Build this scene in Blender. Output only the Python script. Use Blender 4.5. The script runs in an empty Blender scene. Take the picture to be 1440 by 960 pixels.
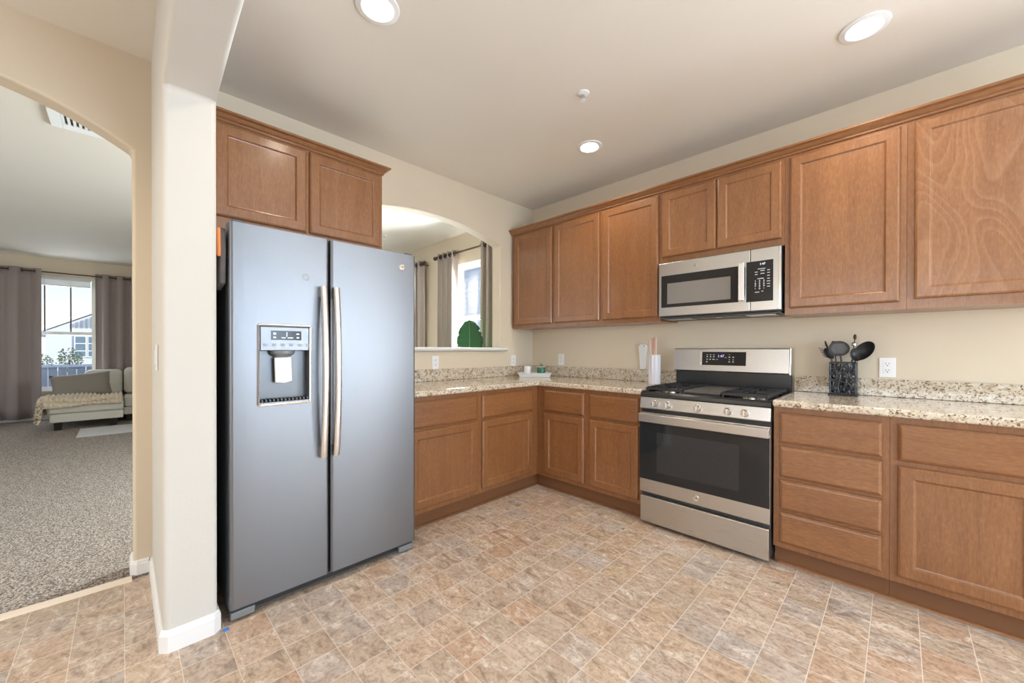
import bpy, bmesh, math, random
from mathutils import Vector, Matrix
from math import pi, sin, cos, radians as R
random.seed(7)
S = bpy.context.scene
COL = S.collection

# ------------------------------------------------------------------ camera
cam = bpy.data.cameras.new('camera'); co = bpy.data.objects.new('camera', cam); COL.objects.link(co)
cam.sensor_width = 36; cam.lens = 546.127/1440*36
cam.shift_y = 13.4775/1440; cam.clip_start = .02; cam.clip_end = 300
co.location = (2.8386, -3.1623, 1.1873)
yaw, pitch, roll = .7839, -.0044, .0016
fw = Vector((-sin(yaw)*cos(pitch), cos(yaw)*cos(pitch), sin(pitch)))
rt = Vector((cos(yaw), sin(yaw), 0)); up = rt.cross(fw)
r3 = rt*cos(roll) + up*sin(roll); u3 = up*cos(roll) - rt*sin(roll)
co.rotation_euler = Matrix((r3, u3, -fw)).transposed().to_euler()
S.camera = co
S.view_settings.view_transform = 'Standard'; S.view_settings.look = 'None'
S.view_settings.gamma = 1; S.view_settings.use_curve_mapping = False
S.view_settings.exposure = 0.26

# ------------------------------------------------------------------ sky, sun, daylight at the windows, added fill lights
W = bpy.data.worlds.new('sky'); S.world = W; W.use_nodes = True
wn = W.node_tree
sky = wn.nodes.new('ShaderNodeTexSky'); sky.sky_type = 'NISHITA'; sky.sun_disc = False
sky.sun_elevation = R(55); sky.sun_rotation = R(110)
wn.links.new(sky.outputs[0], wn.nodes['Background'].inputs[0])
wn.nodes['Background'].inputs[1].default_value = 0.19
def light(name, kind, loc, energy, color=(1,1,1), **k):
    l = bpy.data.lights.new(name, kind); l.energy = energy; l.color = color
    o = bpy.data.objects.new(name, l); COL.objects.link(o); o.location = loc
    aim = k.pop('aim', None)
    for a, b in k.items(): setattr(l, a, b)
    if aim: o.rotation_euler = Vector(aim).to_track_quat('-Z', 'Y').to_euler()
    return o
light('sun', 'SUN', (8, 8, 6), 4.5, (1, .93, .82), aim=(-.6, -.8, -.40), angle=R(.6))
light('patio_door_daylight', 'AREA', (4.98, .50, 1.15), 250, (.80, .90, 1), aim=(-.25, -1, .40), shape='RECTANGLE', size=1.8, size_y=2.0)
light('nook_window_daylight', 'AREA', (6.35, -1.75, 1.45), 85, (.62, .80, 1), aim=(-1, 0, .4), shape='RECTANGLE', size=1.5, size_y=1.1)
light('dining_fill', 'AREA', (2.6, -7.3, 1.5), 60, (.97, .98, 1), aim=(0, 1, .3), shape='RECTANGLE', size=3.2, size_y=1.7)  # unseen light added behind the camera as fill
light('living_window_daylight', 'AREA', (-7.45, -3.95, 1.6), 26, (.85, .95, 1), aim=(1, 0, .12), shape='RECTANGLE', size=.9, size_y=1.7)
light('living_fill', 'AREA', (-4.2, -7.3, 1.5), 22, (.85, .94, 1), aim=(0, 1, .3), shape='RECTANGLE', size=2.6, size_y=1.6)  # added fill to brighten the living room, through an invented window
light('family_window_daylight', 'AREA', (-.9, .35, 1.50), 400, (.86, .97, 1), aim=(0, -1, -.45), spread=R(150), shape='RECTANGLE', size=.9, size_y=1.5)
light('family_side_daylight', 'AREA', (-2.9, .35, 1.5), 35, (.88, .98, 1), aim=(.6, -1, -.35), spread=R(140), shape='RECTANGLE', size=.9, size_y=1.5)
for hx, hy in ((.9, -4.2), (1.0, -5.6)):
    light('hall_fill_spot', 'SPOT', (hx, hy, 2.69), 58, (1, .88, .72), aim=(0, 0, -1), spot_size=R(160), spot_blend=.9, shadow_soft_size=.06)  # unseen spots added to light the hall wall warmly

# ------------------------------------------------------------------ helpers
def V(*a): return Vector(a)
def new(): return bmesh.new()
def worldoff(p):
    o = Vector((0, 0, 0))
    while p: o += p.location; p = p.parent
    return o
def obj(name, bm, mat, parent=None, bevel=0, smooth=False, local=False, seg=2, autosm=True):
    """link bm as ONE mesh object; verts are given in world space unless local"""
    if isinstance(bm, bpy.types.Mesh): me = bm
    else:
        bmesh.ops.recalc_face_normals(bm, faces=bm.faces)
        me = bpy.data.meshes.new(name); bm.to_mesh(me); bm.free()
    o = bpy.data.objects.new(name, me); COL.objects.link(o)
    if parent is not None:
        if not local: me.transform(Matrix.Translation(-worldoff(parent)))
        o.parent = parent
    elif not local:
        # put the origin at the base centre
        xs = [v.co for v in me.vertices]
        if xs:
            c = Vector(((min(v.x for v in xs)+max(v.x for v in xs))/2, (min(v.y for v in xs)+max(v.y for v in xs))/2, min(v.z for v in xs)))
            me.transform(Matrix.Translation(-c)); o.location = c
    if mat: me.materials.append(mat)
    if smooth:
        for p in me.polygons: p.use_smooth = True
        if autosm:
            try: me.set_sharp_from_angle(angle=R(40))
            except Exception: pass
    if bevel:
        m = o.modifiers.new('bevel', 'BEVEL'); m.width = bevel; m.segments = seg; m.limit_method = 'ANGLE'; m.angle_limit = R(40)
        if hasattr(m, 'harden_normals'): m.harden_normals = True
        for p in me.polygons: p.use_smooth = True
    return o
def thing(name, label, cat, loc, group=None, rotz=0):
    o = bpy.data.objects.new(name, None); COL.objects.link(o); o.location = loc; o.rotation_euler = (0, 0, rotz)
    o.empty_display_size = .05
    o['label'] = label; o['category'] = cat
    if group: o['group'] = group
    return o
def tag(o, label, cat, group=None):
    o['label'] = label; o['category'] = cat
    if group: o['group'] = group
    return o
def struct(name, bm, mat, **k):
    o = obj(name, bm, mat, **k); o['kind'] = 'structure'; return o
def box(bm, x0, x1, y0, y1, z0, z1):
    x0, x1 = min(x0, x1), max(x0, x1); y0, y1 = min(y0, y1), max(y0, y1); z0, z1 = min(z0, z1), max(z0, z1)
    v = [bm.verts.new(p) for p in ((x0,y0,z0),(x1,y0,z0),(x1,y1,z0),(x0,y1,z0),(x0,y0,z1),(x1,y0,z1),(x1,y1,z1),(x0,y1,z1))]
    for f in ((0,3,2,1),(4,5,6,7),(0,1,5,4),(1,2,6,5),(2,3,7,6),(3,0,4,7)): bm.faces.new([v[i] for i in f])
    return bm
def bx(*a): return box(new(), *a)
def prism(bm, pts, lo, hi, axis='z'):
    """polygon pts in the plane normal to axis, extruded lo..hi"""
    def P(a, b, c): return {'z': (a, b, c), 'y': (a, c, b), 'x': (c, a, b)}[axis]
    A = [bm.verts.new(P(a, b, lo)) for a, b in pts]; B = [bm.verts.new(P(a, b, hi)) for a, b in pts]
    bm.faces.new(A); bm.faces.new(B[::-1]); n = len(pts)
    for i in range(n): bm.faces.new((A[i], A[(i+1) % n], B[(i+1) % n], B[i]))
    return bm
def frame_of(d):
    d = d.normalized(); a = V(0, 0, 1) if abs(d.z) < .9 else V(1, 0, 0)
    s = d.cross(a).normalized(); return s, s.cross(d).normalized()
def tube(bm, pts, r, n=10, caps=True, flat=1.0):
    pts = [Vector(p) for p in pts]; rings = []
    rr = r if isinstance(r, (list, tuple)) else [r]*len(pts)
    s = None
    for i, p in enumerate(pts):
        d = (pts[min(i+1, len(pts)-1)] - pts[max(i-1, 0)])
        if d.length < 1e-9: d = V(0, 0, 1)
        d.normalize()
        if s is None: s, t = frame_of(d)
        else:
            s = (s - d*s.dot(d))
            s = s.normalized() if s.length > 1e-6 else frame_of(d)[0]
            t = s.cross(d).normalized()
        rings.append([bm.verts.new(p + s*cos(2*pi*k/n)*rr[i] + t*sin(2*pi*k/n)*rr[i]*flat) for k in range(n)])
    for a, b in zip(rings, rings[1:]):
        for k in range(n): bm.faces.new((a[k], a[(k+1) % n], b[(k+1) % n], b[k]))
    if caps: bm.faces.new(rings[0][::-1]); bm.faces.new(rings[-1])
    return bm
def lathe(bm, prof, c, n=32, axis='z', closed=False):
    """prof: (radius, height) pairs along axis through c"""
    c = Vector(c); rings = []
    def P(r, h, a):
        if axis == 'z': return c + V(r*cos(a), r*sin(a), h)
        if axis == 'y': return c + V(r*cos(a), h, r*sin(a))
        return c + V(h, r*cos(a), r*sin(a))
    for r, h in prof:
        if r < 1e-6: rings.append([bm.verts.new(P(0, h, 0))])
        else: rings.append([bm.verts.new(P(r, h, 2*pi*k/n)) for k in range(n)])
    pr = list(zip(rings, rings[1:])) + ([(rings[-1], rings[0])] if closed else [])
    for a, b in pr:
        if len(a) == 1 and len(b) == 1: continue
        for k in range(n):
            k2 = (k+1) % n
            if len(a) == 1: bm.faces.new((a[0], b[k2], b[k]))
            elif len(b) == 1: bm.faces.new((a[k], a[k2], b[0]))
            else: bm.faces.new((a[k], a[k2], b[k2], b[k]))
    return bm
def sweep(bm, path, prof, z0=0):
    """prof (d, z) swept along an open xy path, d to the right-hand side of travel, mitred"""
    n = len(path); rings = []
    for i, p in enumerate(path):
        p = Vector(p).to_2d() if len(p) == 3 else Vector(p)
        def nrm(a, b): d = (Vector(b)-Vector(a)).normalized(); return Vector((d.y, -d.x))
        ns = []
        if i > 0: ns.append(nrm(path[i-1], path[i]))
        if i < n-1: ns.append(nrm(path[i], path[i+1]))
        m = ns[0] if len(ns) == 1 else (ns[0]+ns[1])/(1+ns[0].dot(ns[1]))
        rings.append([bm.verts.new((p.x+m.x*d, p.y+m.y*d, z0+z)) for d, z in prof])
    k = len(prof)
    for a, b in zip(rings, rings[1:]):
        for j in range(k): bm.faces.new((a[j], a[(j+1) % k], b[(j+1) % k], b[j]))
    bm.faces.new(rings[0]); bm.faces.new(rings[-1][::-1])
    return bm
def boolcut(bm, *cuts):
    def tmp(b):
        bmesh.ops.recalc_face_normals(b, faces=b.faces)
        me = bpy.data.meshes.new('t'); b.to_mesh(me); b.free(); o = bpy.data.objects.new('t', me); COL.objects.link(o); return o
    a = tmp(bm); cs = [tmp(c) for c in cuts]
    for c in cs:
        m = a.modifiers.new('b', 'BOOLEAN'); m.object = c; m.solver = 'EXACT'; m.operation = 'DIFFERENCE'
    dg = bpy.context.evaluated_depsgraph_get(); dg.update()
    me = bpy.data.meshes.new_from_object(a.evaluated_get(dg))
    for o in [a]+cs:
        d = o.data; bpy.data.objects.remove(o); bpy.data.meshes.remove(d)
    return me
def textmesh(s, size, depth=.0006, align='CENTER', bold=0):
    c = bpy.data.curves.new('t', 'FONT'); c.body = s; c.size = size; c.extrude = depth; c.offset = bold; c.align_x = align; c.align_y = 'CENTER'; c.resolution_u = 2
    o = bpy.data.objects.new('t', c); COL.objects.link(o)
    dg = bpy.context.evaluated_depsgraph_get(); dg.update()
    me = bpy.data.meshes.new_from_object(o.evaluated_get(dg)); bpy.data.objects.remove(o); bpy.data.curves.remove(c)
    me.materials.clear(); b = new(); b.from_mesh(me); bpy.data.meshes.remove(me); return b
def facing(bm, pos, nrm):
    """lay a text mesh (xy plane, +z normal) upright at pos looking along nrm"""
    n = Vector(nrm).normalized(); u = V(0, 0, 1); x = u.cross(n).normalized()
    M = Matrix((x, n.cross(x), n)).transposed().to_4x4(); M.translation = Vector(pos)
    bmesh.ops.transform(bm, matrix=M, verts=bm.verts); return bm

# ------------------------------------------------------------------ materials
def mat(name, col=(.8,.8,.8), rough=.5, metal=0, **k):
    m = bpy.data.materials.new(name); m.use_nodes = True
    b = m.node_tree.nodes['Principled BSDF']
    b.inputs['Base Color'].default_value = (*col, 1); b.inputs['Roughness'].default_value = rough; b.inputs['Metallic'].default_value = metal
    for a, v in k.items(): b.inputs[a.replace('_', ' ')].default_value = v
    return m
class NT:
    def __init__(s, m): s.m = m; s.t = m.node_tree; s.b = s.t.nodes['Principled BSDF']
    def n(s, kind, **k):
        x = s.t.nodes.new('ShaderNode'+kind)
        for a, v in k.items(): setattr(x, a, v)
        return x
    def l(s, a, b): s.t.links.new(a, b)
    def coord(s, scale=(1,1,1), loc=(0,0,0), rnd=False):
        c = s.n('TexCoord'); mp = s.n('Mapping'); mp.inputs['Scale'].default_value = scale; mp.inputs['Location'].default_value = loc
        src = c.outputs['Object']
        if rnd:
            oi = s.n('ObjectInfo'); va = s.n('VectorMath', operation='SCALE'); va.inputs[3].default_value = 13.7
            cb = s.n('CombineXYZ')
            for i in range(3): s.l(oi.outputs['Random'], cb.inputs[i])
            s.l(cb.outputs[0], va.inputs[0]); ad = s.n('VectorMath', operation='ADD'); s.l(src, ad.inputs[0]); s.l(va.outputs[0], ad.inputs[1]); src = ad.outputs[0]
        s.l(src, mp.inputs[0]); return mp.outputs[0]
    def noise(s, vec, scale, detail=3, rough=.55, dist=0):
        x = s.n('TexNoise'); x.inputs['Scale'].default_value = scale; x.inputs['Detail'].default_value = detail
        x.inputs['Roughness'].default_value = rough; x.inputs['Distortion'].default_value = dist
        s.l(vec, x.inputs['Vector']); return x.outputs[0]
    def ramp(s, fac, stops, interp='LINEAR'):
        r = s.n('ValToRGB'); r.color_ramp.interpolation = interp; e = r.color_ramp.elements
        while len(e) < len(stops): e.new(.5)
        for q, (p, c) in zip(e, stops): q.position = p; q.color = (*c, 1) if len(c) == 3 else c
        s.l(fac, r.inputs[0]); return r.outputs[0]
    def mix(s, fac, a, b, mode='MIX'):
        x = s.n('Mix', data_type='RGBA', blend_type=mode)
        for v, i in ((fac, 0), (a, 6), (b, 7)):
            if isinstance(v, (int, float)): x.inputs[i].default_value = v
            elif isinstance(v, tuple): x.inputs[i].default_value = (*v, 1)
            else: s.l(v, x.inputs[i])
        return x.outputs[2]
    def math(s, op, a, b=None):
        x = s.n('Math', operation=op)
        for i, v in enumerate((a, b)):
            if v is None: continue
            if isinstance(v, (int, float)): x.inputs[i].default_value = v
            else: s.l(v, x.inputs[i])
        return x.outputs[0]
    def bump(s, h, strength=.1, dist=.002):
        x = s.n('Bump'); x.inputs['Strength'].default_value = strength; x.inputs['Distance'].default_value = dist
        s.l(h, x.inputs['Height']); s.l(x.outputs[0], s.b.inputs['Normal'])
    def col(s, c): s.l(c, s.b.inputs['Base Color'])
def plaster(name, c, sc=95, st=.25):
    m = mat(name, c, .75); t = NT(m); v = t.coord()
    h = t.noise(v, sc, 3); t.bump(h, st, .0015)
    t.col(t.mix(t.noise(v, 1.3, 2), tuple(x*.97 for x in c), tuple(min(1, x*1.03) for x in c)))
    return m
M = {}
M['wall'] = plaster('wall_paint', (.735, .64, .505))
M['wall_cool_lit'] = plaster('cool_lit_wall_paint', (.64, .62, .575))  # cool window light on the wing wall is put into this colour
M['ceiling'] = plaster('ceiling_paint', (.81, .765, .695), 70, .35)
M['white'] = mat('white_trim_paint', (.86, .87, .87), .35)
M['plastic'] = mat('white_plastic', (.88, .88, .9), .3)
M['slot'] = mat('dark_slot', (.03, .03, .03), .5)
def wood(name, horizontal=False):
    m = mat(name, (.3, .12, .05), .33, Coat_Weight=.45, Coat_Roughness=.17); t = NT(m)
    sc = (.9, .9, 9) if horizontal else (9, 9, .8)
    v = t.coord(sc, rnd=True); v2 = t.coord((3, 3, 3), rnd=True); v3 = t.coord((60, 60, 60), rnd=True)
    g = t.noise(v, 1.6, 4, .6, .8); bl = t.noise(v2, 1.2, 3); fine = t.noise(t.coord((sc[0]*7, sc[1]*7, sc[2]*7), rnd=True), 3, 3)
    a = t.ramp(g, [(.25, (.232, .093, .031)), (.55, (.300, .128, .045)), (.8, (.355, .158, .058))])
    b = t.mix(t.math('MULTIPLY', bl, .55), a, (.215, .086, .030))
    c = t.mix(t.ramp(fine, [(.42, (1,1,1)), (.5, (0,0,0))]), b, t.mix(.22, b, (.12, .04, .015)))
    mo = t.noise(t.coord((34, 34, 12) if not horizontal else (12, 12, 34), rnd=True), 3.2, 4, .65)
    c = t.mix(t.ramp(mo, [(.38, (.20,.20,.20)), (.52, (0,0,0))]), c, (.15, .055, .02)); c = t.mix(t.ramp(mo, [(.52, (0,0,0)), (.68, (.12,.12,.12))]), c, (.55, .30, .15))
    t.col(c); t.bump(fine, .05, .0006)
    return m
def wavy():
    m = wood('figured_maple'); t = NT(m)
    for n in list(t.t.nodes):
        if n.type == 'BUMP': t.t.nodes.remove(n)
    old = t.b.inputs['Base Color'].links[0].from_socket
    fld = t.noise(t.coord((3.0, 3.0, 1.5)), 1.0, 1, .4, .5)
    fr_ = t.math('FRACT', t.math('MULTIPLY', fld, 24))
    ln = t.ramp(fr_, [(0, (0,0,0)), (.55, (.25,.25,.25)), (.88, (1,1,1)), (1, (0,0,0))])
    t.col(t.mix(t.math('MULTIPLY', ln, .17), old, (.56, .33, .185))); return m
M['wood_wavy'] = wavy()
M['wood'] = wood('stained_maple'); M['wood_h'] = wood('stained_maple_crosswise', True)
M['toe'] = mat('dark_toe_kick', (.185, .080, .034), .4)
def granite():
    m = mat('speckled_granite', (.6,.5,.4), .055, Specular_IOR_Level=.6); t = NT(m); v = t.coord()
    n1 = t.noise(v, 36, 5, .65, .6); n2 = t.noise(v, 110, 3, .6); n3 = t.noise(v, 8, 3)
    base = t.ramp(n1, [(.30, (.20,.14,.09)), (.38, (.46,.36,.255)), (.48, (.68,.59,.47)), (.62, (.76,.70,.60)), (.78, (.60,.49,.36))])
    sp = t.ramp(n2, [(.38, (1,1,1)), (.45, (0,0,0))])
    c = t.mix(sp, base, (.09,.055,.035))
    vo = t.n('TexVoronoi'); vo.inputs['Scale'].default_value = 60; t.l(v, vo.inputs['Vector'])
    sp2 = t.math('MULTIPLY', t.ramp(vo.outputs['Distance'], [(.20, (1,1,1)), (.30, (0,0,0))]), t.ramp(t.noise(v, 17, 2), [(.52, (0,0,0)), (.58, (1,1,1))]))
    c = t.mix(sp2, c, (.07,.05,.04))
    gr = t.ramp(t.noise(v, 45, 2), [(.60, (0,0,0)), (.68, (1,1,1))])
    c = t.mix(gr, c, (.78,.73,.64)); c = t.mix(t.math('MULTIPLY', n3, .25), c, (.52,.36,.2))
    t.col(c); return m
M['granite'] = granite()
def tile():
    m = mat('stone_tile_vinyl', (.5,.4,.3), .42); t = NT(m); P = .1495
    tc = t.n('TexCoord'); sx = t.n('SeparateXYZ'); t.l(tc.outputs['Object'], sx.inputs[0])
    def cell(o, off):
        u = t.math('DIVIDE', t.math('SUBTRACT', o, off), P); i = t.math('FLOOR', u); f = t.math('FRACT', u)
        e = t.math('ABSOLUTE', t.math('SUBTRACT', f, .5)); return i, f, e
    ix, fx, ex = cell(sx.outputs[0], .0635); iy, fy, ey = cell(sx.outputs[1], -.019)
    cb = t.n('CombineXYZ'); t.l(ix, cb.inputs[0]); t.l(iy, cb.inputs[1])
    wn_ = t.n('TexWhiteNoise', noise_dimensions='3D'); t.l(cb.outputs[0], wn_.inputs['Vector'])
    off = t.n('VectorMath', operation='SCALE'); off.inputs[3].default_value = 9; t.l(wn_.outputs['Color'], off.inputs[0])
    ad = t.n('VectorMath', operation='ADD'); t.l(tc.outputs['Object'], ad.inputs[0]); t.l(off.outputs[0], ad.inputs[1])
    # streaks mostly along x
    mp = t.n('Mapping'); mp.inputs['Scale'].default_value = (4.5, 9, 7); t.l(ad.outputs[0], mp.inputs[0])
    st = t.noise(mp.outputs[0], 1.6, 8, .68, 1.5)
    blot = t.noise(ad.outputs[0], 9, 5, .6, .8)
    fine = t.noise(ad.outputs[0], 60, 3, .6)
    tint = t.ramp(wn_.outputs['Value'], [(0, (.56,.38,.27)), (.2, (.62,.49,.375)), (.4, (.50,.40,.315)), (.55, (.63,.50,.40)), (.7, (.50,.44,.40)), (.85, (.59,.45,.34)), (1, (.56,.43,.30))])
    c = t.mix(t.ramp(blot, [(.42, (0,0,0)), (.62, (.8,.8,.8))]), tint, t.mix(.55, tint, (.42,.27,.17)))
    c = t.mix(t.ramp(st, [(.34, (1,1,1)), (.47, (0,0,0))]), c, t.mix(.72, tint, (.20,.145,.11)))
    c = t.mix(t.ramp(st, [(.53, (0,0,0)), (.66, (.8,.8,.8))]), c, (.78,.70,.62))
    c = t.mix(t.math('MULTIPLY', t.ramp(fine, [(.40, (.7,.7,.7)), (.50, (0,0,0))]), .5), c, (.20,.14,.10))
    gx = t.math('GREATER_THAN', ex, .5-.012); gy = t.math('GREATER_THAN', ey, .5-.0085); g = t.math('MAXIMUM', gx, gy)
    c = t.mix(t.math('MULTIPLY', g, .75), c, (.76,.68,.60)); t.col(c)
    t.bump(t.math('SUBTRACT', st, t.math('MULTIPLY', g, 1.0)), .12, .002)
    return m
M['tile'] = tile()
def carpet():
    m = mat('speckled_carpet', (.3,.25,.2), .95); t = NT(m); v = t.coord()
    n = t.noise(v, 110, 3, .75); n2 = t.noise(v, 2.2, 2)
    c = t.ramp(n, [(.40, (.055,.040,.032)), (.49, (.235,.188,.155)), (.58, (.52,.45,.39))])
    t.col(t.mix(t.math('MULTIPLY', n2, .3), c, (.30,.25,.21))); t.bump(n, .9, .01); return m
M['carpet'] = carpet()
def steel(name, c, rough=.28, along=(1, 60, 60)):
    m = mat(name, c, rough, 1.0); t = NT(m); v = t.coord(along)
    n = t.noise(v, 6, 3, .6); t.l(t.math('ADD', t.math('MULTIPLY', n, .14), rough-.07), t.b.inputs['Roughness']); t.bump(n, .02, .0004); return m
M['steel'] = steel('brushed_stainless', (.54, .52, .495), .30, (1, 80, 80))
M['steel_side'] = mat('painted_steel_side', (.045, .047, .052), .35)
M['slate'] = steel('slate_stainless', (.250, .264, .290), .43, (90, 90, 1))
M['case'] = mat('fridge_case_grey', (.085, .088, .095), .45)
M['chrome'] = mat('polished_metal', (.72, .70, .68), .16, 1)
M['handle'] = mat('satin_handle', (.76, .745, .73), .30, 1)
M['black'] = mat('black_enamel', (.022, .023, .025), .22)
M['iron'] = mat('cast_iron', (.022, .022, .025), .45)
M['lattice'] = mat('dark_metal_lattice', (.05, .053, .062), .34, .4)
M['griddle'] = mat('grey_griddle', (.085, .08, .078), .42)
M['blackplastic'] = mat('black_nylon', (.03, .032, .037), .38)
M['glass_black'] = mat('black_oven_glass', (.016, .017, .019), .03, Specular_IOR_Level=.42)
M['panel'] = mat('black_control_panel', (.026, .024, .024), .12, Specular_IOR_Level=.22)
def ovenwin():
    m = mat('oven_window', (.06,.06,.065), .05, Specular_IOR_Level=.42); t = NT(m)
    w = t.n('TexWave', wave_type='BANDS', bands_direction='Z'); w.inputs['Scale'].default_value = 28; w.inputs['Distortion'].default_value = .4
    t.l(t.coord(), w.inputs['Vector']); t.col(t.ramp(w.outputs[1], [(.3, (.022,.023,.026)), (.9, (.046,.046,.05))])); return m
M['ovenwin'] = ovenwin()
M['mwwin'] = mat('microwave_window', (.22, .205, .19), .10, Specular_IOR_Level=.6)
M['legend'] = mat('pale_legend', (.62, .62, .64), .5)
def glow(name, c, s):
    m = mat(name, c, .4); b = m.node_tree.nodes['Principled BSDF']; b.inputs['Emission Color'].default_value = (*c, 1); b.inputs['Emission Strength'].default_value = s; return m
M['digits'] = glow('lit_digits', (.75, .85, 1), .9); M['digits_violet'] = glow('lit_violet_digits', (.62, .5, .95), .9)
M['lens'] = glow('lamp_lens', (1, .93, .82), 14)
M['cream'] = mat('cream_upholstery', (.62, .60, .53), .9)
def fabric(name, c, sc=260, st=.35):
    m = mat(name, c, .92, Sheen_Weight=.2); t = NT(m); n = t.noise(t.coord((1,1,.35)), sc, 2); t.bump(n, st, .001)
    t.col(t.mix(n, tuple(x*.82 for x in c), tuple(min(1, x*1.15) for x in c))); return m
M['cream'] = fabric('cream_upholstery', (.60, .57, .50), 150)
M['curtain'] = fabric('taupe_curtain', (.34, .285, .275), 160)
M['curtain2'] = fabric('pale_taupe_curtain', (.47, .40, .36), 160)
M['pillow'] = fabric('grey_pillow', (.26, .23, .195), 120)
M['knit'] = fabric('cream_knit', (.66, .55, .41), 60, .8)
M['rug'] = fabric('pale_grey_rug', (.47, .45, .44), 40)
M['bronze'] = mat('bronze_rod', (.10, .065, .05), .4, .8)
M['leglack'] = mat('black_leg', (.012, .012, .014), .35)
M['leaf'] = mat('green_leaf', (.022, .12, .040), .42)
M['stalk'] = mat('pale_midrib', (.10, .27, .09), .45)
M['pot'] = mat('white_pot', (.8, .8, .78), .4)
M['soil'] = mat('soil', (.05, .035, .025), .9)
M['glass'] = mat('clear_glass', (1, 1, 1), .02, Transmission_Weight=1.0, IOR=1.45)
def pane():
    m = bpy.data.materials.new('window_glass'); m.use_nodes = True; t = m.node_tree; t.nodes.clear()
    o = t.nodes.new('ShaderNodeOutputMaterial'); a = t.nodes.new('ShaderNodeBsdfTransparent'); g = t.nodes.new('ShaderNodeBsdfGlossy'); g.inputs['Roughness'].default_value = .02
    mx = t.nodes.new('ShaderNodeMixShader'); mx.inputs[0].default_value = .05
    t.links.new(a.outputs[0], mx.inputs[1]); t.links.new(g.outputs[0], mx.inputs[2]); t.links.new(mx.outputs[0], o.inputs[0]); return m
M['pane'] = pane()
M['greenwax'] = mat('green_wax', (.035, .155, .10), .25)
M['wax'] = mat('white_candle_jar', (.82, .82, .83), .3)
M['ribbed'] = mat('lilac_white_ceramic', (.70, .68, .74), .35)
M['rosewood'] = mat('pinkish_wood_handle', (.66, .43, .34), .4)
M['paleceramic'] = mat('pale_ceramic', (.80, .81, .80), .3)
M['orange'] = mat('orange_webbing', (.75, .24, .06), .6)
M['bag'] = fabric('grey_brown_bag', (.12, .105, .10), 60)
M['tape'] = mat('blue_masking_tape', (.06, .25, .68), .6)
M['metalstrip'] = mat('pale_threshold', (.80, .70, .58), .4)
M['adhesive'] = mat('dull_residue', (.36, .39, .42), .7, .3)
M['dispgrey'] = mat('grey_dispenser_plastic', (.22, .235, .25), .4, .2)
M['disppale'] = mat('pale_translucent_plastic', (.80, .78, .76), .3)

# ------------------------------------------------------------------ the setting
H = 2.704
def arch(c0, c1, zs, rise, n=28):
    """points of a flat segmental arch from c0 to c1"""
    w = (c1-c0)/2; m = (c0+c1)/2; r = (w*w+rise*rise)/(2*rise); zc = zs+rise-r
    a = math.asin(w/r)
    return [(m + r*sin(-a+2*a*i/n), zc + r*cos(-a+2*a*i/n)) for i in range(n+1)]
fl = new(); box(fl, .045, 6.1, -7.1, .0, -.1, 0); struct('floor', fl, M['tile'], local=True)
cf = new(); box(cf, -7.3, .045, -7.1, .0, -.1, .012); struct('floor_living', cf, M['carpet'], local=True)
ce = bx(-7.35, 6.15, -7.15, .15, H, H+.12); struct('ceiling', ce, M['ceiling'], local=True)
# fridge wall with the pass-through
opening = new(); prism(opening, [(-2.02, 1.17), (-.488, 1.17)] + arch(-2.02, -.488, 2.228, .125)[::-1], -.5, .5, 'x')
me = boolcut(bx(-.12, 0, -2.97, .05, -.02, H+.03), opening)
struct('wall_left', me, M['wall'], bevel=.012, seg=3)
# wall with the arched way into the living room
op2 = new(); prism(op2, [(-4.455, -.2), (-3.125, -.2)] + arch(-4.455, -3.125, 2.216, .20)[::-1], -.5, .5, 'x')
struct('wall_hall', boolcut(bx(-.10, .03, -7.05, -2.96, -.05, H+.03), op2), M['wall'], bevel=.015, seg=3)
# wing wall and the wide arch overhead
wp = [(0, -.05), (.815, -.05)] + arch(.815, 4.2, 2.213, .16, 36) + [(4.2, -.05), (6.08, -.05), (6.08, H+.03), (0, H+.03)]
wb = new(); prism(wb, wp, -3.052, -2.882, 'y'); struct('wall_wing', wb, M['wall_cool_lit'], bevel=.02, seg=4)
# kitchen / family outer wall with the family window hole
struct('wall_back', boolcut(bx(-7.35, 6.15, 0, .14, -.1, H+.03), bx(-1.42, -.42, -.5, .5, .62, 2.31), bx(4.06, 5.90, -.5, .5, .015, 2.10), bx(-3.4, -2.4, -.5, .5, .62, 2.31)), M['wall'], bevel=.006)
struct('wall_far', boolcut(bx(-7.35, -7.2, -7.1, .05, -.1, H+.03), bx(-8, -7, -4.40, -3.50, .50, 2.42)), M['wall'], bevel=.006)
struct('wall_right', boolcut(bx(6.0, 6.15, -7.1, .05, -.1, H+.03), bx(5, 7, -2.55, -.95, .85, 2.1)), M['wall'])
struct('wall_front', boolcut(bx(-7.3, 6.1, -7.15, -7.0, -.1, H+.03), bx(.9, 4.3, -8, -6, .6, 2.4), bx(-5.6, -2.8, -8, -6, .6, 2.4)), M['wall'])  # both openings added to let the dining and living fill lights in
df = new()
for a, b_ in ((4.06, 4.12), (4.46, 4.52), (5.15, 5.21), (5.84, 5.90)): box(df, a, b_, .04, .10, .02, 2.10)
box(df, 4.12, 5.84, .04, .10, 2.04, 2.10); box(df, 4.12, 5.84, .04, .10, .02, .10)
struct('door_1', df, M['white'])
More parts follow.
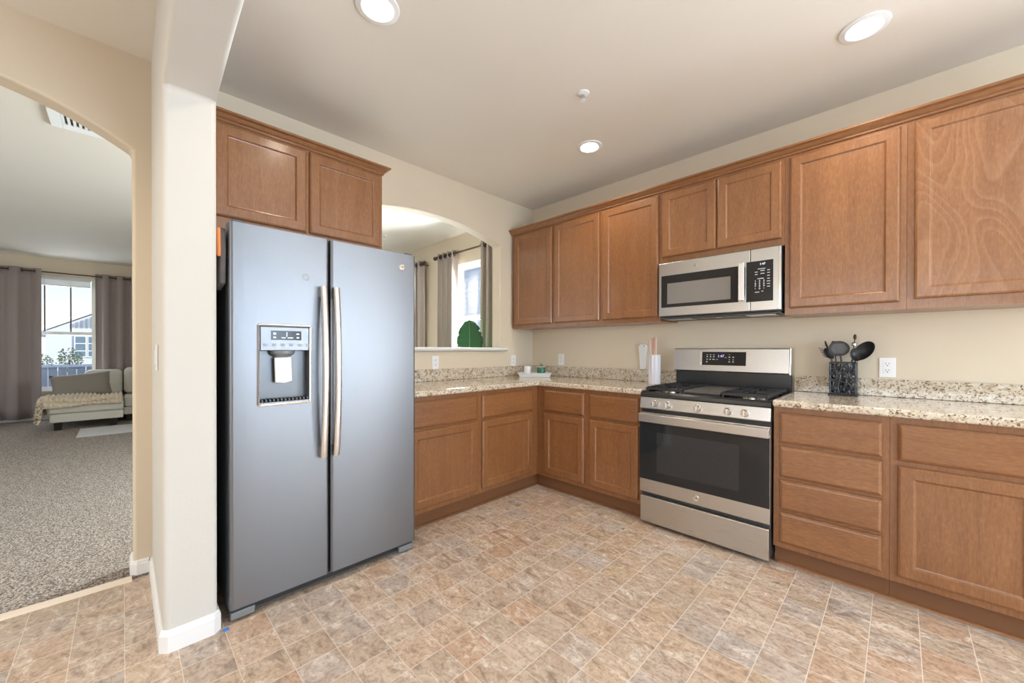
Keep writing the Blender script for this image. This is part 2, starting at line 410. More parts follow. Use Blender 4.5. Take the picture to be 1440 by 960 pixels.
# baseboards
bprof = [(0, 0), (.013, 0), (.013, .065), (.010, .071), (.009, .078), (.004, .085), (0, .085)]
ch = .018
path = [(.03, -3.052), (.815-ch, -3.052), (.815, -3.052+ch), (.815, -2.882-ch), (.815-ch, -2.882), (.62, -2.882)]
struct('baseboard_wing', sweep(new(), path, bprof), M['white'])
struct('baseboard_hall', sweep(new(), [(-.10, -3.125), (.03-ch, -3.125), (.03, -3.125+ch), (.03, -3.065)], bprof, .001), M['white'])
struct('baseboard_far', sweep(new(), [(-7.2, -7.0), (-7.2, -.0)], bprof, .012), M['white'])
struct('trim_1', prism(new(), [(.028, .0), (.07, 0), (.062, .009), (.045, .017), (.03, .014)], -4.45, -3.13, 'y'), M['metalstrip'])
# pass-through sill
sl = new(); prism(sl, [(-.16, 1.172), (.03, 1.172), (.045, 1.186), (.045, 1.205), (-.16, 1.205)], -2.10, -.41, 'y')
struct('trim_2', sl, M['white'], bevel=.004)

# windows of the setting
def window(name, axis, at, a0, a1, z0, z1, rail, bars, depth=.06):
    """frame with meeting rail and muntins; axis: the wall's normal"""
    def B(bm, p0, p1, q0, q1, d0, d1):
        if axis == 'x': box(bm, at+d0, at+d1, p0, p1, q0, q1)
        else: box(bm, p0, p1, at+d0, at+d1, q0, q1)
    f = new(); w = .045
    B(f, a0, a0+w, z0, z1, 0, depth); B(f, a1-w, a1, z0, z1, 0, depth)
    B(f, a0+w, a1-w, z0, z0+w, 0, depth); B(f, a0+w, a1-w, z1-w, z1, 0, depth); B(f, a0+w, a1-w, rail-.025, rail+.025, 0, depth)
    o = struct(name, f, M['white'])
    mb = new()
    for a in bars: B(mb, a-.009, a+.009, rail, z1-w, .02, .04)
    if bars: obj('muntin', mb, M['bronze'], o)
    g = new(); B(g, a0+w, a1-w, z0+w, z1-w, .028, .034); obj('pane', g, M['pane'], o)
    return o
window('window_1', 'x', -7.33, -4.40, -3.50, .50, 2.42, 1.45, [-4.08, -3.79])
window('window_3', 'y', .07, -3.40, -2.40, .62, 2.31, 1.60, [])
window('window_2', 'y', .07, -1.42, -.42, .62, 2.31, 1.60, [])
st = bx(-1.46, -.38, -.035, .05, .585, .62); struct('trim_3', st, M['white'], bevel=.004)
st = bx(-7.23, -7.16, -4.45, -3.45, .465, .5); struct('trim_4', st, M['white'], bevel=.004)

# ------------------------------------------------------------------ cabinets
DOOR = [(0, 0), (0, .010), (.004, .016), (.011, .019), (.052, .019), (.055, .0175), (.060, .0115), (.064, .0105)]
DRAW = [(0, 0), (0, .008), (.004, .013), (.012, .018), (.016, .019)]
def panel(axis, face, a0, a1, z0, z1, prof):
    """nested-rectangle loft: a door or drawer front standing on the face frame. axis 'x': looks +x; 'y': looks -y"""
    bm = new(); rings = []
    for ins, d in prof:
        q = [(a0+ins, z0+ins), (a1-ins, z0+ins), (a1-ins, z1-ins), (a0+ins, z1-ins)]
        rings.append([bm.verts.new((face+d, a, z) if axis == 'x' else (a, face-d, z)) for a, z in q])
    bm.faces.new(rings[0])
    for r, s in zip(rings, rings[1:]):
        for k in range(4): bm.faces.new((r[k], r[(k+1) % 4], s[(k+1) % 4], s[k]))
    bm.faces.new(rings[-1]); return bm
def cabinet(name, label, cat, axis, depth, a0, a1, z0, z1, doors, drawers, group, toe=None):
    face = depth if axis == 'x' else -depth
    loc = (depth/2, (a0+a1)/2, 0 if toe else z0) if axis == 'x' else ((a0+a1)/2, -depth/2, 0 if toe else z0)
    t = thing(name, label, cat, loc, group)
    g = .00005
    b = bx(.003, depth, a0+g, a1-g, z0, z1) if axis == 'x' else bx(a0+g, a1-g, -depth, -.003, z0, z1)
    obj('carcass', b, M['wood'], t)
    if toe:
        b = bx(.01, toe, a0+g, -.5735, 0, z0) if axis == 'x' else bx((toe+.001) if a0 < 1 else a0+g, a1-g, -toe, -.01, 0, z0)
        obj('toe_kick', b, M['toe'], t)
    for d in doors:
        o = obj('door', panel(axis, face, *d, DOOR), M['wood'], t)
        if 'wavy' in label: o.data.materials[0] = M['wood_wavy']
    for d in drawers: obj('drawer_front', panel(axis, face, *d, DRAW), M['wood_h'], t)
    return t
ZD0, ZD1, ZR0, ZR1 = .137, .652, .668, .846
GB = 'base cabinets under the granite worktops'; GU = 'wall cabinets with recessed panel doors'
cabinet('base_cabinet', 'wooden base cabinet with two doors and two drawers between fridge and corner', 'cabinet', 'x', .612, -1.905, -.612, .105, .875,
        [(-1.865, -1.299, ZD0, ZD1), (-1.255, -.690, ZD0, ZD1)], [(-1.865, -1.299, ZR0, ZR1), (-1.255, -.690, ZR0, ZR1)], GB, .572)
cabinet('base_cabinet', 'wooden base cabinet with two doors and two drawers just left of the range', 'cabinet', 'y', .612, .613, 1.576, .105, .875,
        [(.694, 1.099, ZD0, ZD1), (1.151, 1.554, ZD0, ZD1)], [(.694, 1.099, ZR0, ZR1), (1.151, 1.554, ZR0, ZR1)], GB, .572)
dz = [(.680, .846), (.495, .664), (.318, .480), (.135, .304)]
cabinet('drawer_cabinet', 'wooden base cabinet of four stacked drawers right of the range', 'cabinet', 'y', .612, 2.348, 2.809, .105, .875,
        [], [(2.376, 2.785, a, b) for a, b in dz], GB, .572)
cabinet('base_cabinet', 'wooden base cabinet with one wide drawer above a large door at the far right', 'cabinet', 'y', .612, 2.810, 3.72, .105, .875,
        [(2.835, 3.253, ZD0, ZD1), (3.275, 3.693, ZD0, ZD1)], [(2.835, 3.253, .675, ZR1), (3.275, 3.693, .675, ZR1)], GB, .572)
UZ0, UZ1 = 1.398, 2.362
cabinet('wall_cabinet', 'narrow single door wooden wall cabinet in the corner beside the pass-through arch', 'cabinet', 'y', .325, .026, .556, UZ0, UZ1, [(.058, .541, 1.432, 2.336)], [], GU)
cabinet('wall_cabinet', 'wooden wall cabinet with two tall doors left of the microwave', 'cabinet', 'y', .325, .557, 1.575, UZ0, UZ1, [(.572, 1.054, 1.432, 2.336), (1.086, 1.561, 1.432, 2.336)], [], GU)
cabinet('wall_cabinet', 'short two door wooden wall cabinet directly above the microwave', 'cabinet', 'y', .325, 1.576, 2.345, 1.822, UZ1, [(1.589, 1.960, 1.866, 2.336), (1.968, 2.331, 1.866, 2.336)], [], GU)
cabinet('wall_cabinet', 'single tall door wooden wall cabinet just right of the microwave', 'cabinet', 'y', .325, 2.346, 2.864, UZ0, UZ1, [(2.370, 2.840, 1.436, 2.336)], [], GU)
cabinet('wall_cabinet', 'large wooden wall cabinet cut by the right edge with wavy grained door panel', 'cabinet', 'y', .325, 2.865, 3.72, UZ0, UZ1, [(2.890, 3.40, 1.446, 2.336)], [], GU)
cabinet('wall_cabinet', 'wide two door wooden wall cabinet mounted above the fridge', 'cabinet', 'x', .375, -2.868, -1.93, 1.806, UZ1, [(-2.835, -2.402, 1.866, 2.342), (-2.386, -1.946, 1.866, 2.342)], [], GU)
CROWN = [(-.004, 2.352), (.006, 2.352), (.010, 2.356), (.010, 2.364), (.018, 2.370), (.030, 2.384), (.040, 2.388), (.044, 2.391), (.044, 2.401), (-.004, 2.401)]
tag(obj('crown_moulding', sweep(new(), [(.004, -.325), (3.74, -.325)], CROWN), M['wood_h']), 'long stepped wooden crown moulding along the tops of the wall cabinets by the range', 'moulding')
tag(obj('crown_moulding', sweep(new(), [(.375, -2.868), (.375, -1.93), (.004, -1.93)], CROWN), M['wood_h']), 'short stepped wooden crown moulding on top of the cabinet above the fridge', 'moulding')
# quarter round at the toe kicks
QR = [(0, 0), (.014, 0), (.0125, .006), (.009, .0105), (.004, .0135), (0, .014)]
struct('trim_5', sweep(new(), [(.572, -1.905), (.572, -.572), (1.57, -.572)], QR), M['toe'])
struct('trim_6', sweep(new(), [(2.36, -.572), (3.72, -.572)], QR), M['wood_h'])

# worktops
def top(name, label, poly, splash):
    b = new(); prism(b, poly, .876, .915); t = obj(name, b, M['granite'], bevel=.012, seg=4); tag(t, label, 'countertop')
    for s in splash: obj('backsplash', bx(*s, .9155, 1.016), M['granite'], t, bevel=.003)
    return t
top('countertop', 'L-shaped speckled beige granite worktop running from the fridge round the corner to the range',
    [(.001, -1.915), (.648, -1.915), (.648, -.648), (1.579, -.648), (1.579, -.001), (.001, -.001)], [(.001, .021, -1.915, -.0215), (.001, 1.579, -.021, -.001)])
top('countertop', 'straight speckled beige granite worktop to the right of the range',
    [(2.346, -.648), (3.75, -.648), (3.75, -.001), (2.346, -.001)], [(2.346, 3.75, -.021, -.001)])

# ------------------------------------------------------------------ emblem
def emblem(parent, pos, nrm, r=.02):
    n = Vector(nrm); ax = 'x' if abs(n.x) > .5 else 'y'; s = n.x if ax == 'x' else n.y
    e = obj('emblem', lathe(new(), [(0, 0), (r, 0), (r, .002*s), (r*.86, .003*s), (r*.8, .0022*s), (0, .0022*s)], pos, 28, ax), M['chrome'], parent)
    b = textmesh('GE', r*.95, .0004); facing(b, Vector(pos)+n*.0028, nrm); obj('monogram', b, M['case'], e)
    return e

# ------------------------------------------------------------------ refrigerator
fr = thing('refrigerator', 'tall slate grey side by side refrigerator with ice dispenser in the left door', 'refrigerator', (.42, -2.386, 0))
FY0, FY1, FS = -2.840, -1.932, -2.423
obj('case', bx(.03, .722, FY0+.006, FY1-.004, .03, 1.722), M['case'], fr, bevel=.004)
def fdoor(y0, y1, cut=None):
    # rounded long edges, flat front
    r = .016; pts = [(.728, y0)]
    for i in range(7): a = -pi/2 + pi/2*i/6; pts.append((.804-r+r*cos(a), y0+r+r*sin(a)))
    for i in range(7): a = pi/2*i/6; pts.append((.804-r+r*cos(a), y1-r+r*sin(a)))
    pts.append((.728, y1)); b = prism(new(), pts, .055, 1.738)
    return boolcut(b, *cut) if cut else b
DY0, DY1, DZ0, DZ1 = -2.735, -2.512, .935, 1.298
cutb = bx(.742, .9, DY0+.008, DY1-.008, DZ0+.008, DZ1-.006)
dl = obj('door', fdoor(FY0, FS-.0035, [cutb]), M['slate'], fr, smooth=True)
dr = obj('door', fdoor(FS+.0035, FY1), M['slate'], fr, smooth=True)
for d, yy, s in ((dl, -2.462, 1), (dr, -2.401, 1)):
    b = new(); n = 36; prev = None; z0, z1 = .652, 1.497; w = .0145
    for i in range(n+1):
        q = i/n; z = z0+(z1-z0)*q; xo = .838+.030*math.sin(pi*q)**.8; xi = xo-.014
        ring = [b.verts.new((xi, yy-w, z)), b.verts.new((xo-.004, yy-w, z)), b.verts.new((xo, yy-w*.55, z)), b.verts.new((xo, yy+w*.55, z)), b.verts.new((xo-.004, yy+w, z)), b.verts.new((xi, yy+w, z))]
        if prev:
            for k in range(6): b.faces.new((prev[k], prev[(k+1) % 6], ring[(k+1) % 6], ring[k]))
        else: b.faces.new(ring)
        prev = ring
    b.faces.new(prev[::-1])
    h = obj('handle', b, M['handle'], d, smooth=True)
    for za in (1.442, .653): obj('handle_mount', bx(.8045, .836, yy-.0135, yy+.0135, za, za+.054), M['handle'], d, bevel=.004)
# dispenser
bz = new()
o0, o1, q0, q1 = DY0-.004, DY1+.004, DZ0-.010, DZ1+.006
ringo = [(o0, q0), (o1, q0), (o1, q1), (o0, q1)]
def rr(y0, y1, z0, z1, r, n=5):
    pts = []
    for cx_, cz_, a0 in ((y1-r, z0+r, -pi/2), (y1-r, z1-r, 0), (y0+r, z1-r, pi/2), (y0+r, z0+r, pi)):
        for i in range(n+1): a = a0+pi/2*i/n; pts.append((cx_+r*cos(a), cz_+r*sin(a)))
    return pts
def ringloop(bm, loops):
    vs = [[bm.verts.new(p) for p in L] for L in loops]; n = len(vs[0])
    for a, b in zip(vs, vs[1:]):
        for k in range(n): bm.faces.new((a[k], a[(k+1) % n], b[(k+1) % n], b[k]))
    return vs
L = []
for ins, x in ((0, .8035), (.002, .8085), (.007, .8095), (.011, .806), (.013, .790)):
    L.append([(x, y, z) for y, z in rr(o0+ins, o1-ins, q0+ins, q1-ins, max(.004, .016-ins))])
ringloop(bz, L); dsp = obj('dispenser_bezel', bz, M['chrome'], dl, smooth=True)
cav = new()   # lined cavity, open towards the room
yl, yr, zb, zt = DY0+.009, DY1-.009, DZ0+.009, DZ1-.007
M['cavity'] = mat('grey_cavity', (.15, .16, .175), .34, .55)
prof = [[(x, y, z) for y, z in rr(yl, yr, zb, zt, r)] for x, r in ((.8, .006), (.752, .02), (.746, .03))]
vs = ringloop(cav, prof); cav.faces.new(vs[-1]); obj('dispenser_cavity', cav, M['cavity'], dsp, smooth=True)
obj('dispenser_panel', bx(.760, .8045, yl+.001, yr-.001, 1.180, zt-.001), M['slate'], dsp, bevel=.003)
obj('display', bx(.8045, .8055, -2.683, -2.556, 1.229, 1.272), M['panel'], dsp)
for y, z, w, h in ((-2.668, 1.258, .010, .008), (-2.668, 1.241, .010, .006), (-2.571, 1.258, .012, .006), (-2.571, 1.241, .010, .006), (-2.632, 1.240, .016, .003), (-2.603, 1.240, .022, .003), (-2.618, 1.255, .003, .020)):
    obj('lit_mark', bx(.8055, .8059, y-w/2, y+w/2, z-h/2, z+h/2), M['digits'], dsp)
for i in range(6): obj('button', bx(.8045, .8052, -2.715+i*.036, -2.699+i*.036, 1.200, 1.212), M['dispgrey'], dsp)
sp = new(); lathe(sp, [(0, 1.18), (.052, 1.18), (.050, 1.166), (.030, 1.150), (0, 1.150)], (.772, -2.628, 0), 20); obj('spout', sp, M['dispgrey'], dsp, smooth=True)
pd = new(); prism(pd, [(-2.664, 1.148), (-2.592, 1.152), (-2.588, 1.035), (-2.620, 1.026), (-2.660, 1.030)], .768, .782, 'x'); obj('paddle', pd, M['disppale'], dsp, bevel=.004)
dt = new()
for i in range(13): box(dt, .752, .80, yl+.006+i*.0158, yl+.013+i*.0158, zb+.002, zb+.012)
obj('drip_grille', dt, M['case'], dsp)
emblem(dr, (.8042, -2.023, 1.660), (1, 0, 0), .017)
ar = new(); lathe(ar, [(.011, 0), (.016, 0), (.0155, .0006), (.0115, .0006)], (.8042, -2.535, 1.535), 20, 'x', True); obj('adhesive_mark', ar, M['adhesive'], dl)
# plinth, hinges, feet
pg = new(); box(pg, .60, .775, FY0+.02, FY1-.02, .012, .05)
obj('base_grille', pg, M['case'], fr, bevel=.004)
obj('grille_slot', bx(.775, .7775, FY0+.06, FY1-.06, .020, .040), M['black'], fr)
for y in (FY0+.035, FY1-.035): obj('hinge_cover', bx(.66, .79, y-.022, y+.022, 1.7385, 1.752), M['case'], fr, bevel=.005)
for y in (FY0+.05, FY1-.05):
    for x in (.12, .70): obj('foot', lathe(new(), [(0, 0), (.022, 0), (.022, .008), (.012, .012), (.012, .031), (0, .031)], (x, y, 0), 16), M['black'], fr)
for y in (FY0+.05, FY1-.06): obj('toe_bracket', bx(.775, .800, y-.045, y+.045, .010, .042), M['dispgrey'], fr, bevel=.004)

# bag hanging in the gap beside the fridge, piece of tape
bg = thing('tote_bag', 'grey brown bag with an orange handle hung in the gap between column and fridge', 'bag', (.74, -2.862, 1.50))
b = new(); prism(b, [(.66, 1.45), (.775, 1.47), (.785, 1.60), (.772, 1.705), (.70, 1.69), (.655, 1.60)], -2.868, -2.846, 'y'); obj('body', b, M['bag'], bg, bevel=.006)
b = new(); tube(b, [(.772, -2.871, 1.702), (.782, -2.873, 1.690), (.788, -2.873, 1.672), (.786, -2.873, 1.650), (.790, -2.873, 1.625), (.790, -2.873, 1.60), (.783, -2.872, 1.588), (.776, -2.870, 1.592)], .0075, 8); obj('handle', b, M['orange'], bg, smooth=True)
tag(obj('tape_strip', bx(.815, .84, -2.866, -2.845, .0002, .0012), M['tape']), 'scrap of blue masking tape on the floor at the column foot', 'tape')

# ------------------------------------------------------------------ range
X0, X1 = 1.583, 2.341
rg = thing('gas_range', 'stainless steel gas range with black oven door between the base cabinets', 'stove', ((X0+X1)/2, -.34, 0))
obj('body', bx(X0+.002, X1-.002, -.628, -.022, .035, .862), M['steel_side'], rg)
for x in (X0+.05, X1-.05):
    for y in (-.58, -.08): obj('foot', lathe(new(), [(0, 0), (.018, 0), (.018, .008), (.01, .012), (.01, .036), (0, .036)], (x, y, 0), 14), M['black'], rg)
obj('drawer', bx(X0+.004, X1-.004, -.662, -.629, .024, .200), M['steel'], rg, bevel=.006, seg=3)
od = obj('oven_door', bx(X0, X1, -.662, -.629, .226, .764), M['steel'], rg, bevel=.004)
obj('door_glass', bx(X0+.001, X1-.001, -.666, -.6621, .314, .706), M['glass_black'], od, bevel=.0015)
obj('oven_window', bx(1.704, 2.190, -.6665, -.6661, .375, .640), M['ovenwin'], od)
h = obj('handle', bx(X0+.001, X1-.001, -.690, -.678, .702, .757), M['steel'], od, bevel=.005, seg=3)
for x, w in ((X0+.001, .10), (X0+.17, .02), (X0+.37, .03), (X0+.56, .02), (X1-.118, .117)): obj('standoff', bx(x, x+w, -.680, -.6625, .722, .757), M['steel'], h)
emblem(od, (1.954, -.6622, .270), (0, -1, 0), .018)
cp = new(); prism(cp, [(-.55, .790), (-.655, .788), (-.660, .794), (-.648, .866), (-.55, .866)], X0, X1, 'x'); obj('control_panel', cp, M['steel'], rg, bevel=.002)
obj('gap_strip', bx(X0+.004, X1-.004, -.640, -.56, .764, .790), M['black'], rg)
for kx in (1.686, 1.772, 1.958, 2.129, 2.217):
    k = obj('knob', lathe(new(), [(0, -.026), (.0175, -.026), (.019, -.023), (.0205, -.004), (.024, -.002), (.024, .004), (0, .004)], (kx, -.6555, .826), 24, 'y'), M['chrome'], rg, smooth=True)
    obj('grip', bx(kx-.0045, kx+.0045, -.6945, -.6805, .809, .843), M['handle'], k, bevel=.003)
# cooktop
ct = new(); prism(ct, [(-.10, .862), (-.650, .8665), (-.655, .874), (-.650, .893), (-.632, .904), (-.618, .900), (-.608, .893), (-.10, .893)], X0, X1, 'x'); obj('cooktop', ct, M['black'], rg, bevel=.002)
for x in (X0, X1-.012): obj('side_rim', bx(x, x+.012, -.634, -.10, .8935, .906), M['black'], rg, bevel=.003)
def grate(x0, x1):
    b = new(); y0, y1, za, zb_ = -.612, -.112, .914, .930; w = .011
    box(b, x0, x0+w, y0, y1, za, zb_); box(b, x1-w, x1, y0, y1, za, zb_)
    for y in (y0, (y0+y1)/2-w/2, y1-w): box(b, x0+w, x1-w, y, y+w, za, zb_)
    for yc in (y0+(y1-y0)*.25, y0+(y1-y0)*.75):
        xm = (x0+x1)/2
        box(b, x0+w, xm-.035, yc-w/2, yc+w/2, za, zb_+.004); box(b, xm+.035, x1-w, yc-w/2, yc+w/2, za, zb_+.004)
        box(b, xm-w/2, xm+w/2, yc-.115, yc-.04, za, zb_+.004); box(b, xm-w/2, xm+w/2, yc+.04, yc+.115, za, zb_+.004)
    for x in (x0, x1-w):
        for i in range(14): box(b, x-.0015, x+w+.0015, y0+.02+i*.035, y0+.032+i*.035, zb_-.001, zb_+.0045)
    for x in (x0+.002, x1-w-.002):
        for y in (y0, y1-w, (y0+y1)/2-w/2): box(b, x, x+w, y, y+w, .8932, za+.001)
    return obj('grate', b, M['iron'], rg, bevel=.0015, seg=1)
grate(1.602, 1.845); grate(2.080, 2.322)
gd = new(); box(gd, 1.852, 2.073, -.600, -.120, .908, .926)
gr_ = obj('griddle', gd, M['griddle'], rg, bevel=.006)
for y in (-.598, -.124): obj('griddle_foot', bx(1.856, 2.069, y-.004, y+.006, .8935, .9079), M['iron'], gr_)
for bx_, by in ((1.724, -.487), (1.724, -.237), (2.201, -.487), (2.201, -.237)):
    bu = obj('burner', lathe(new(), [(0, .8932), (.052, .8932), (.050, .900), (.040, .905), (.040, .910), (0, .910)], (bx_, by, 0), 24), M['chrome'], rg, smooth=True)
    obj('burner_cap', lathe(new(), [(0, .9102), (.036, .9102), (.037, .914), (.034, .918), (0, .919)], (bx_, by, 0), 24), M['iron'], bu, smooth=True)
# backguard
bk = obj('backguard', bx(X0+.004, X1-.004, -.060, -.024, .893, 1.026), M['black'], rg)
bs = new(); prism(bs, [(-.024, 1.024), (-.070, 1.024), (-.082, 1.030), (-.066, 1.192), (-.060, 1.197), (-.024, 1.197)], X0-.008, X1-.012, 'x'); pn = obj('backguard_panel', bs, M['steel'], rg, bevel=.002)
cb = new(); prism(cb, [(-.022, 1.020), (-.086, 1.020), (-.068, 1.199), (-.022, 1.199)], X1-.0118, X1-.003, 'x'); obj('end_cap', cb, M['chrome'], rg, bevel=.003)
def onback(x, z, w, h, d0, d1, bm):
    # a plate on the sloping panel face
    f = lambda z_: -.082 + .016*(z_-1.030)/.162
    v = []
    for dd in (d0, d1):
        for a, c in ((x-w/2, z-h/2), (x+w/2, z-h/2), (x+w/2, z+h/2), (x-w/2, z+h/2)): v.append(bm.verts.new((a, f(c)-dd, c)))
    for q in ((0,1,2,3), (7,6,5,4), (0,4,5,1), (1,5,6,2), (2,6,7,3), (3,7,4,0)): bm.faces.new([v[i] for i in q])
    return bm
dsp2 = obj('display_panel', onback(1.932, 1.122, .292, .098, -.001, .0022, new()), M['panel'], pn, bevel=.002)
obj('display_edge', onback(1.780, 1.122, .012, .100, -.001, .004, new()), M['chrome'], pn)
for gx, gz, w, h in ((1.822,1.150,.012,.004),(1.845,1.150,.012,.004),(1.867,1.150,.012,.004),(1.822,1.135,.010,.008),(1.845,1.135,.010,.008),(1.867,1.135,.010,.008),(1.822,1.116,.012,.005),(1.843,1.116,.010,.008),(1.866,1.116,.016,.006),(1.820,1.098,.010,.008),
    (1.890,1.116,.014,.003),(1.948,1.130,.014,.003),(1.972,1.150,.008,.003),(1.972,1.133,.010,.007),(1.997,1.133,.010,.007),(1.997,1.115,.006,.006),(1.972,1.100,.010,.007),(1.997,1.100,.010,.007),(1.972,1.115,.006,.004)):
    obj('touch_key', onback(gx, gz, w, h, .0022, .0026, new()), M['legend'], dsp2)
def seven(digs, pos, h, nrm):
    b = textmesh(digs, h, .0003); facing(b, pos, nrm); return b
obj('clock_digits', seven('1:47', (1.916, -.0768, 1.140), .026, (0, -1, .1)), M['digits_violet'], dsp2)

# ------------------------------------------------------------------ microwave
mw = thing('microwave', 'stainless steel over-the-range microwave mounted under the short wall cabinet', 'microwave', (1.96, -.19, 1.42))
A0, A1, YF = 1.584, 2.336, -.375
obj('body', bx(A0+.004, A1-.002, -.352, -.004, 1.424, 1.8215), M['steel_side'], mw)
md = obj('door', bx(A0, 2.172, YF, -.3525, 1.430, 1.815), M['steel'], mw, bevel=.004)
obj('window_glass', bx(1.604, 2.108, YF-.002, YF-.0001, 1.492, 1.722), M['panel'], md)
obj('window', bx(1.648, 2.062, YF-.0025, YF-.0021, 1.516, 1.664), M['mwwin'], md)
hb = new(); box(hb, 2.112, 2.146, YF-.030, YF-.018, 1.497, 1.738)
h = obj('handle', hb, M['handle'], md, bevel=.004)
for za in (1.500, 1.711): obj('handle_mount', bx(2.114, 2.144, YF-.019, YF-.0003, za, za+.024), M['handle'], h)
mc = obj('control_section', bx(2.174, A1, YF, -.3525, 1.430, 1.815), M['steel'], mw, bevel=.004)
obj('side_cap', bx(A1-.016, A1+.0005, YF-.001, -.3525, 1.431, 1.814), M['chrome'], mw, bevel=.003)
kp = obj('control_panel', bx(2.152, 2.296, YF-.003, YF-.0001, 1.487, 1.738), M['panel'], mc)
for gx, gz, w in ((2.207,1.670,.016),(2.240,1.676,.022),(2.235,1.688,.040),(2.207,1.655,.014),(2.240,1.658,.022),(2.230,1.628,.034),(2.272,1.676,.014),(2.272,1.660,.014),(2.272,1.642,.014),(2.272,1.624,.014),(2.272,1.608,.018),(2.272,1.592,.016),(2.272,1.576,.016),(2.212,1.545,.024),(2.240,1.549,.010)):
    obj('touch_key', bx(gx-w/2, gx+w/2, YF-.0034, YF-.003, gz-.0022, gz+.0022), M['legend'], kp)
kb = new()
for r_, row in enumerate(('123', '456', '789', '•0•')):
    for c_, chx in enumerate(row):
        b = textmesh(chx, .017, .0004, bold=.0004); facing(b, (2.202+c_*.023, YF-.0033, 1.613-r_*.0155), (0, -1, 0))
        me = bpy.data.meshes.new('t'); b.to_mesh(me); b.free(); kb.from_mesh(me); bpy.data.meshes.remove(me)
obj('keypad', kb, M['legend'], kp)
obj('clock_digits', seven('1:47', (2.240, YF-.0034, 1.717), .018, (0, -1, 0)), M['digits'], kp)
for x0, x1 in ((1.62, 1.80), (2.14, 2.30)):
    ve = bx(x0, x1, -.335, -.18, 1.4085, 1.4118); f_ = obj('filter', ve, M['slot'], mw)
    for i in range(5): obj('filter_rib', bx(x0, x1, -.333+i*.03, -.318+i*.03, 1.4060, 1.4084), M['steel'], f_)
obj('bottom_plate', bx(A0+.006, A1-.006, -.350, -.02, 1.412, 1.4205), M['case'], mw, bevel=.003)
obj('vent', bx(1.815, 2.125, -.345, -.30, 1.4075, 1.4118), M['black'], mw)
ob = new(); lathe(ob, [(0, 0), (.022, 0), (.022, -.003), (0, -.004)], (1.96, -.27, 1.4118), 18); obj('cooktop_lamp', ob, M['disppale'], mw)
emblem(md, (1.84, YF-.0002, 1.768), (0, -1, 0), .010)

# ------------------------------------------------------------------ things on the worktops
ZT = .9155
# tray riser in the corner, set diagonally
TC = V(.252, -.252, ZT); ux = V(.7071, .7071, 0); uy = V(.7071, -.7071, 0)   # ux: along the front; uy: toward the room
tray = thing('riser_tray', 'white flared pedestal tray set diagonally in the worktop corner', 'tray', TC)
b = new(); rings = []
def rect(hw, hd, z): return [TC + ux*a*hw + uy*c*hd + V(0, 0, z-ZT) for a, c in ((-1,-1),(1,-1),(1,1),(-1,1))]
for hw, hd, z in ((.145,.08,ZT), (.15,.085,ZT+.008), (.152,.087,ZT+.016), (.166,.10,ZT+.036), (.168,.102,ZT+.040), (.160,.094,ZT+.040), (.152,.087,ZT+.034)):
    rings.append([b.verts.new(p) for p in rect(hw, hd, z)])
for a, c in zip(rings, rings[1:]):
    for k in range(4): b.faces.new((a[k], a[(k+1) % 4], c[(k+1) % 4], c[k]))
b.faces.new(rings[0][::-1]); b.faces.new(rings[-1]); obj('tray', b, M['paleceramic'], tray)
zz = ZT+.0345
c1 = TC - ux*.069 + uy*.02; c2 = TC + ux*.069 + uy*.02
cj = thing('candle_jar', 'small white jar candle on the left of the corner tray', 'candle', (c1.x, c1.y, zz), 'jar candles on the corner tray')
obj('jar', lathe(new(), [(0, zz), (.033, zz), (.036, zz+.004), (.036, zz+.070), (.033, zz+.070), (.033, zz+.052), (0, zz+.052)], (c1.x, c1.y, 0), 28), M['wax'], cj, smooth=True)
b = new(); tube(b, [(c1.x, c1.y, zz+.052), (c1.x+.001, c1.y, zz+.064)], .0012, 6); obj('wick', b, M['slot'], cj)
cj = thing('candle_jar', 'green glass jar candle with clear lid on the right of the corner tray', 'candle', (c2.x, c2.y, zz), 'jar candles on the corner tray')
obj('wax', lathe(new(), [(0, zz), (.036, zz), (.042, zz+.006), (.044, zz+.03), (.042, zz+.055), (.038, zz+.060), (0, zz+.060)], (c2.x, c2.y, 0), 28), M['greenwax'], cj, smooth=True)
obj('lid', lathe(new(), [(.034, zz+.0602), (.038, zz+.0602), (.040, zz+.068), (.040, zz+.074), (.020, zz+.080), (.010, zz+.084), (.010, zz+.088), (.015, zz+.094), (.010, zz+.100), (0, zz+.101)], (c2.x, c2.y, 0), 28), M['glass'], cj, smooth=True)
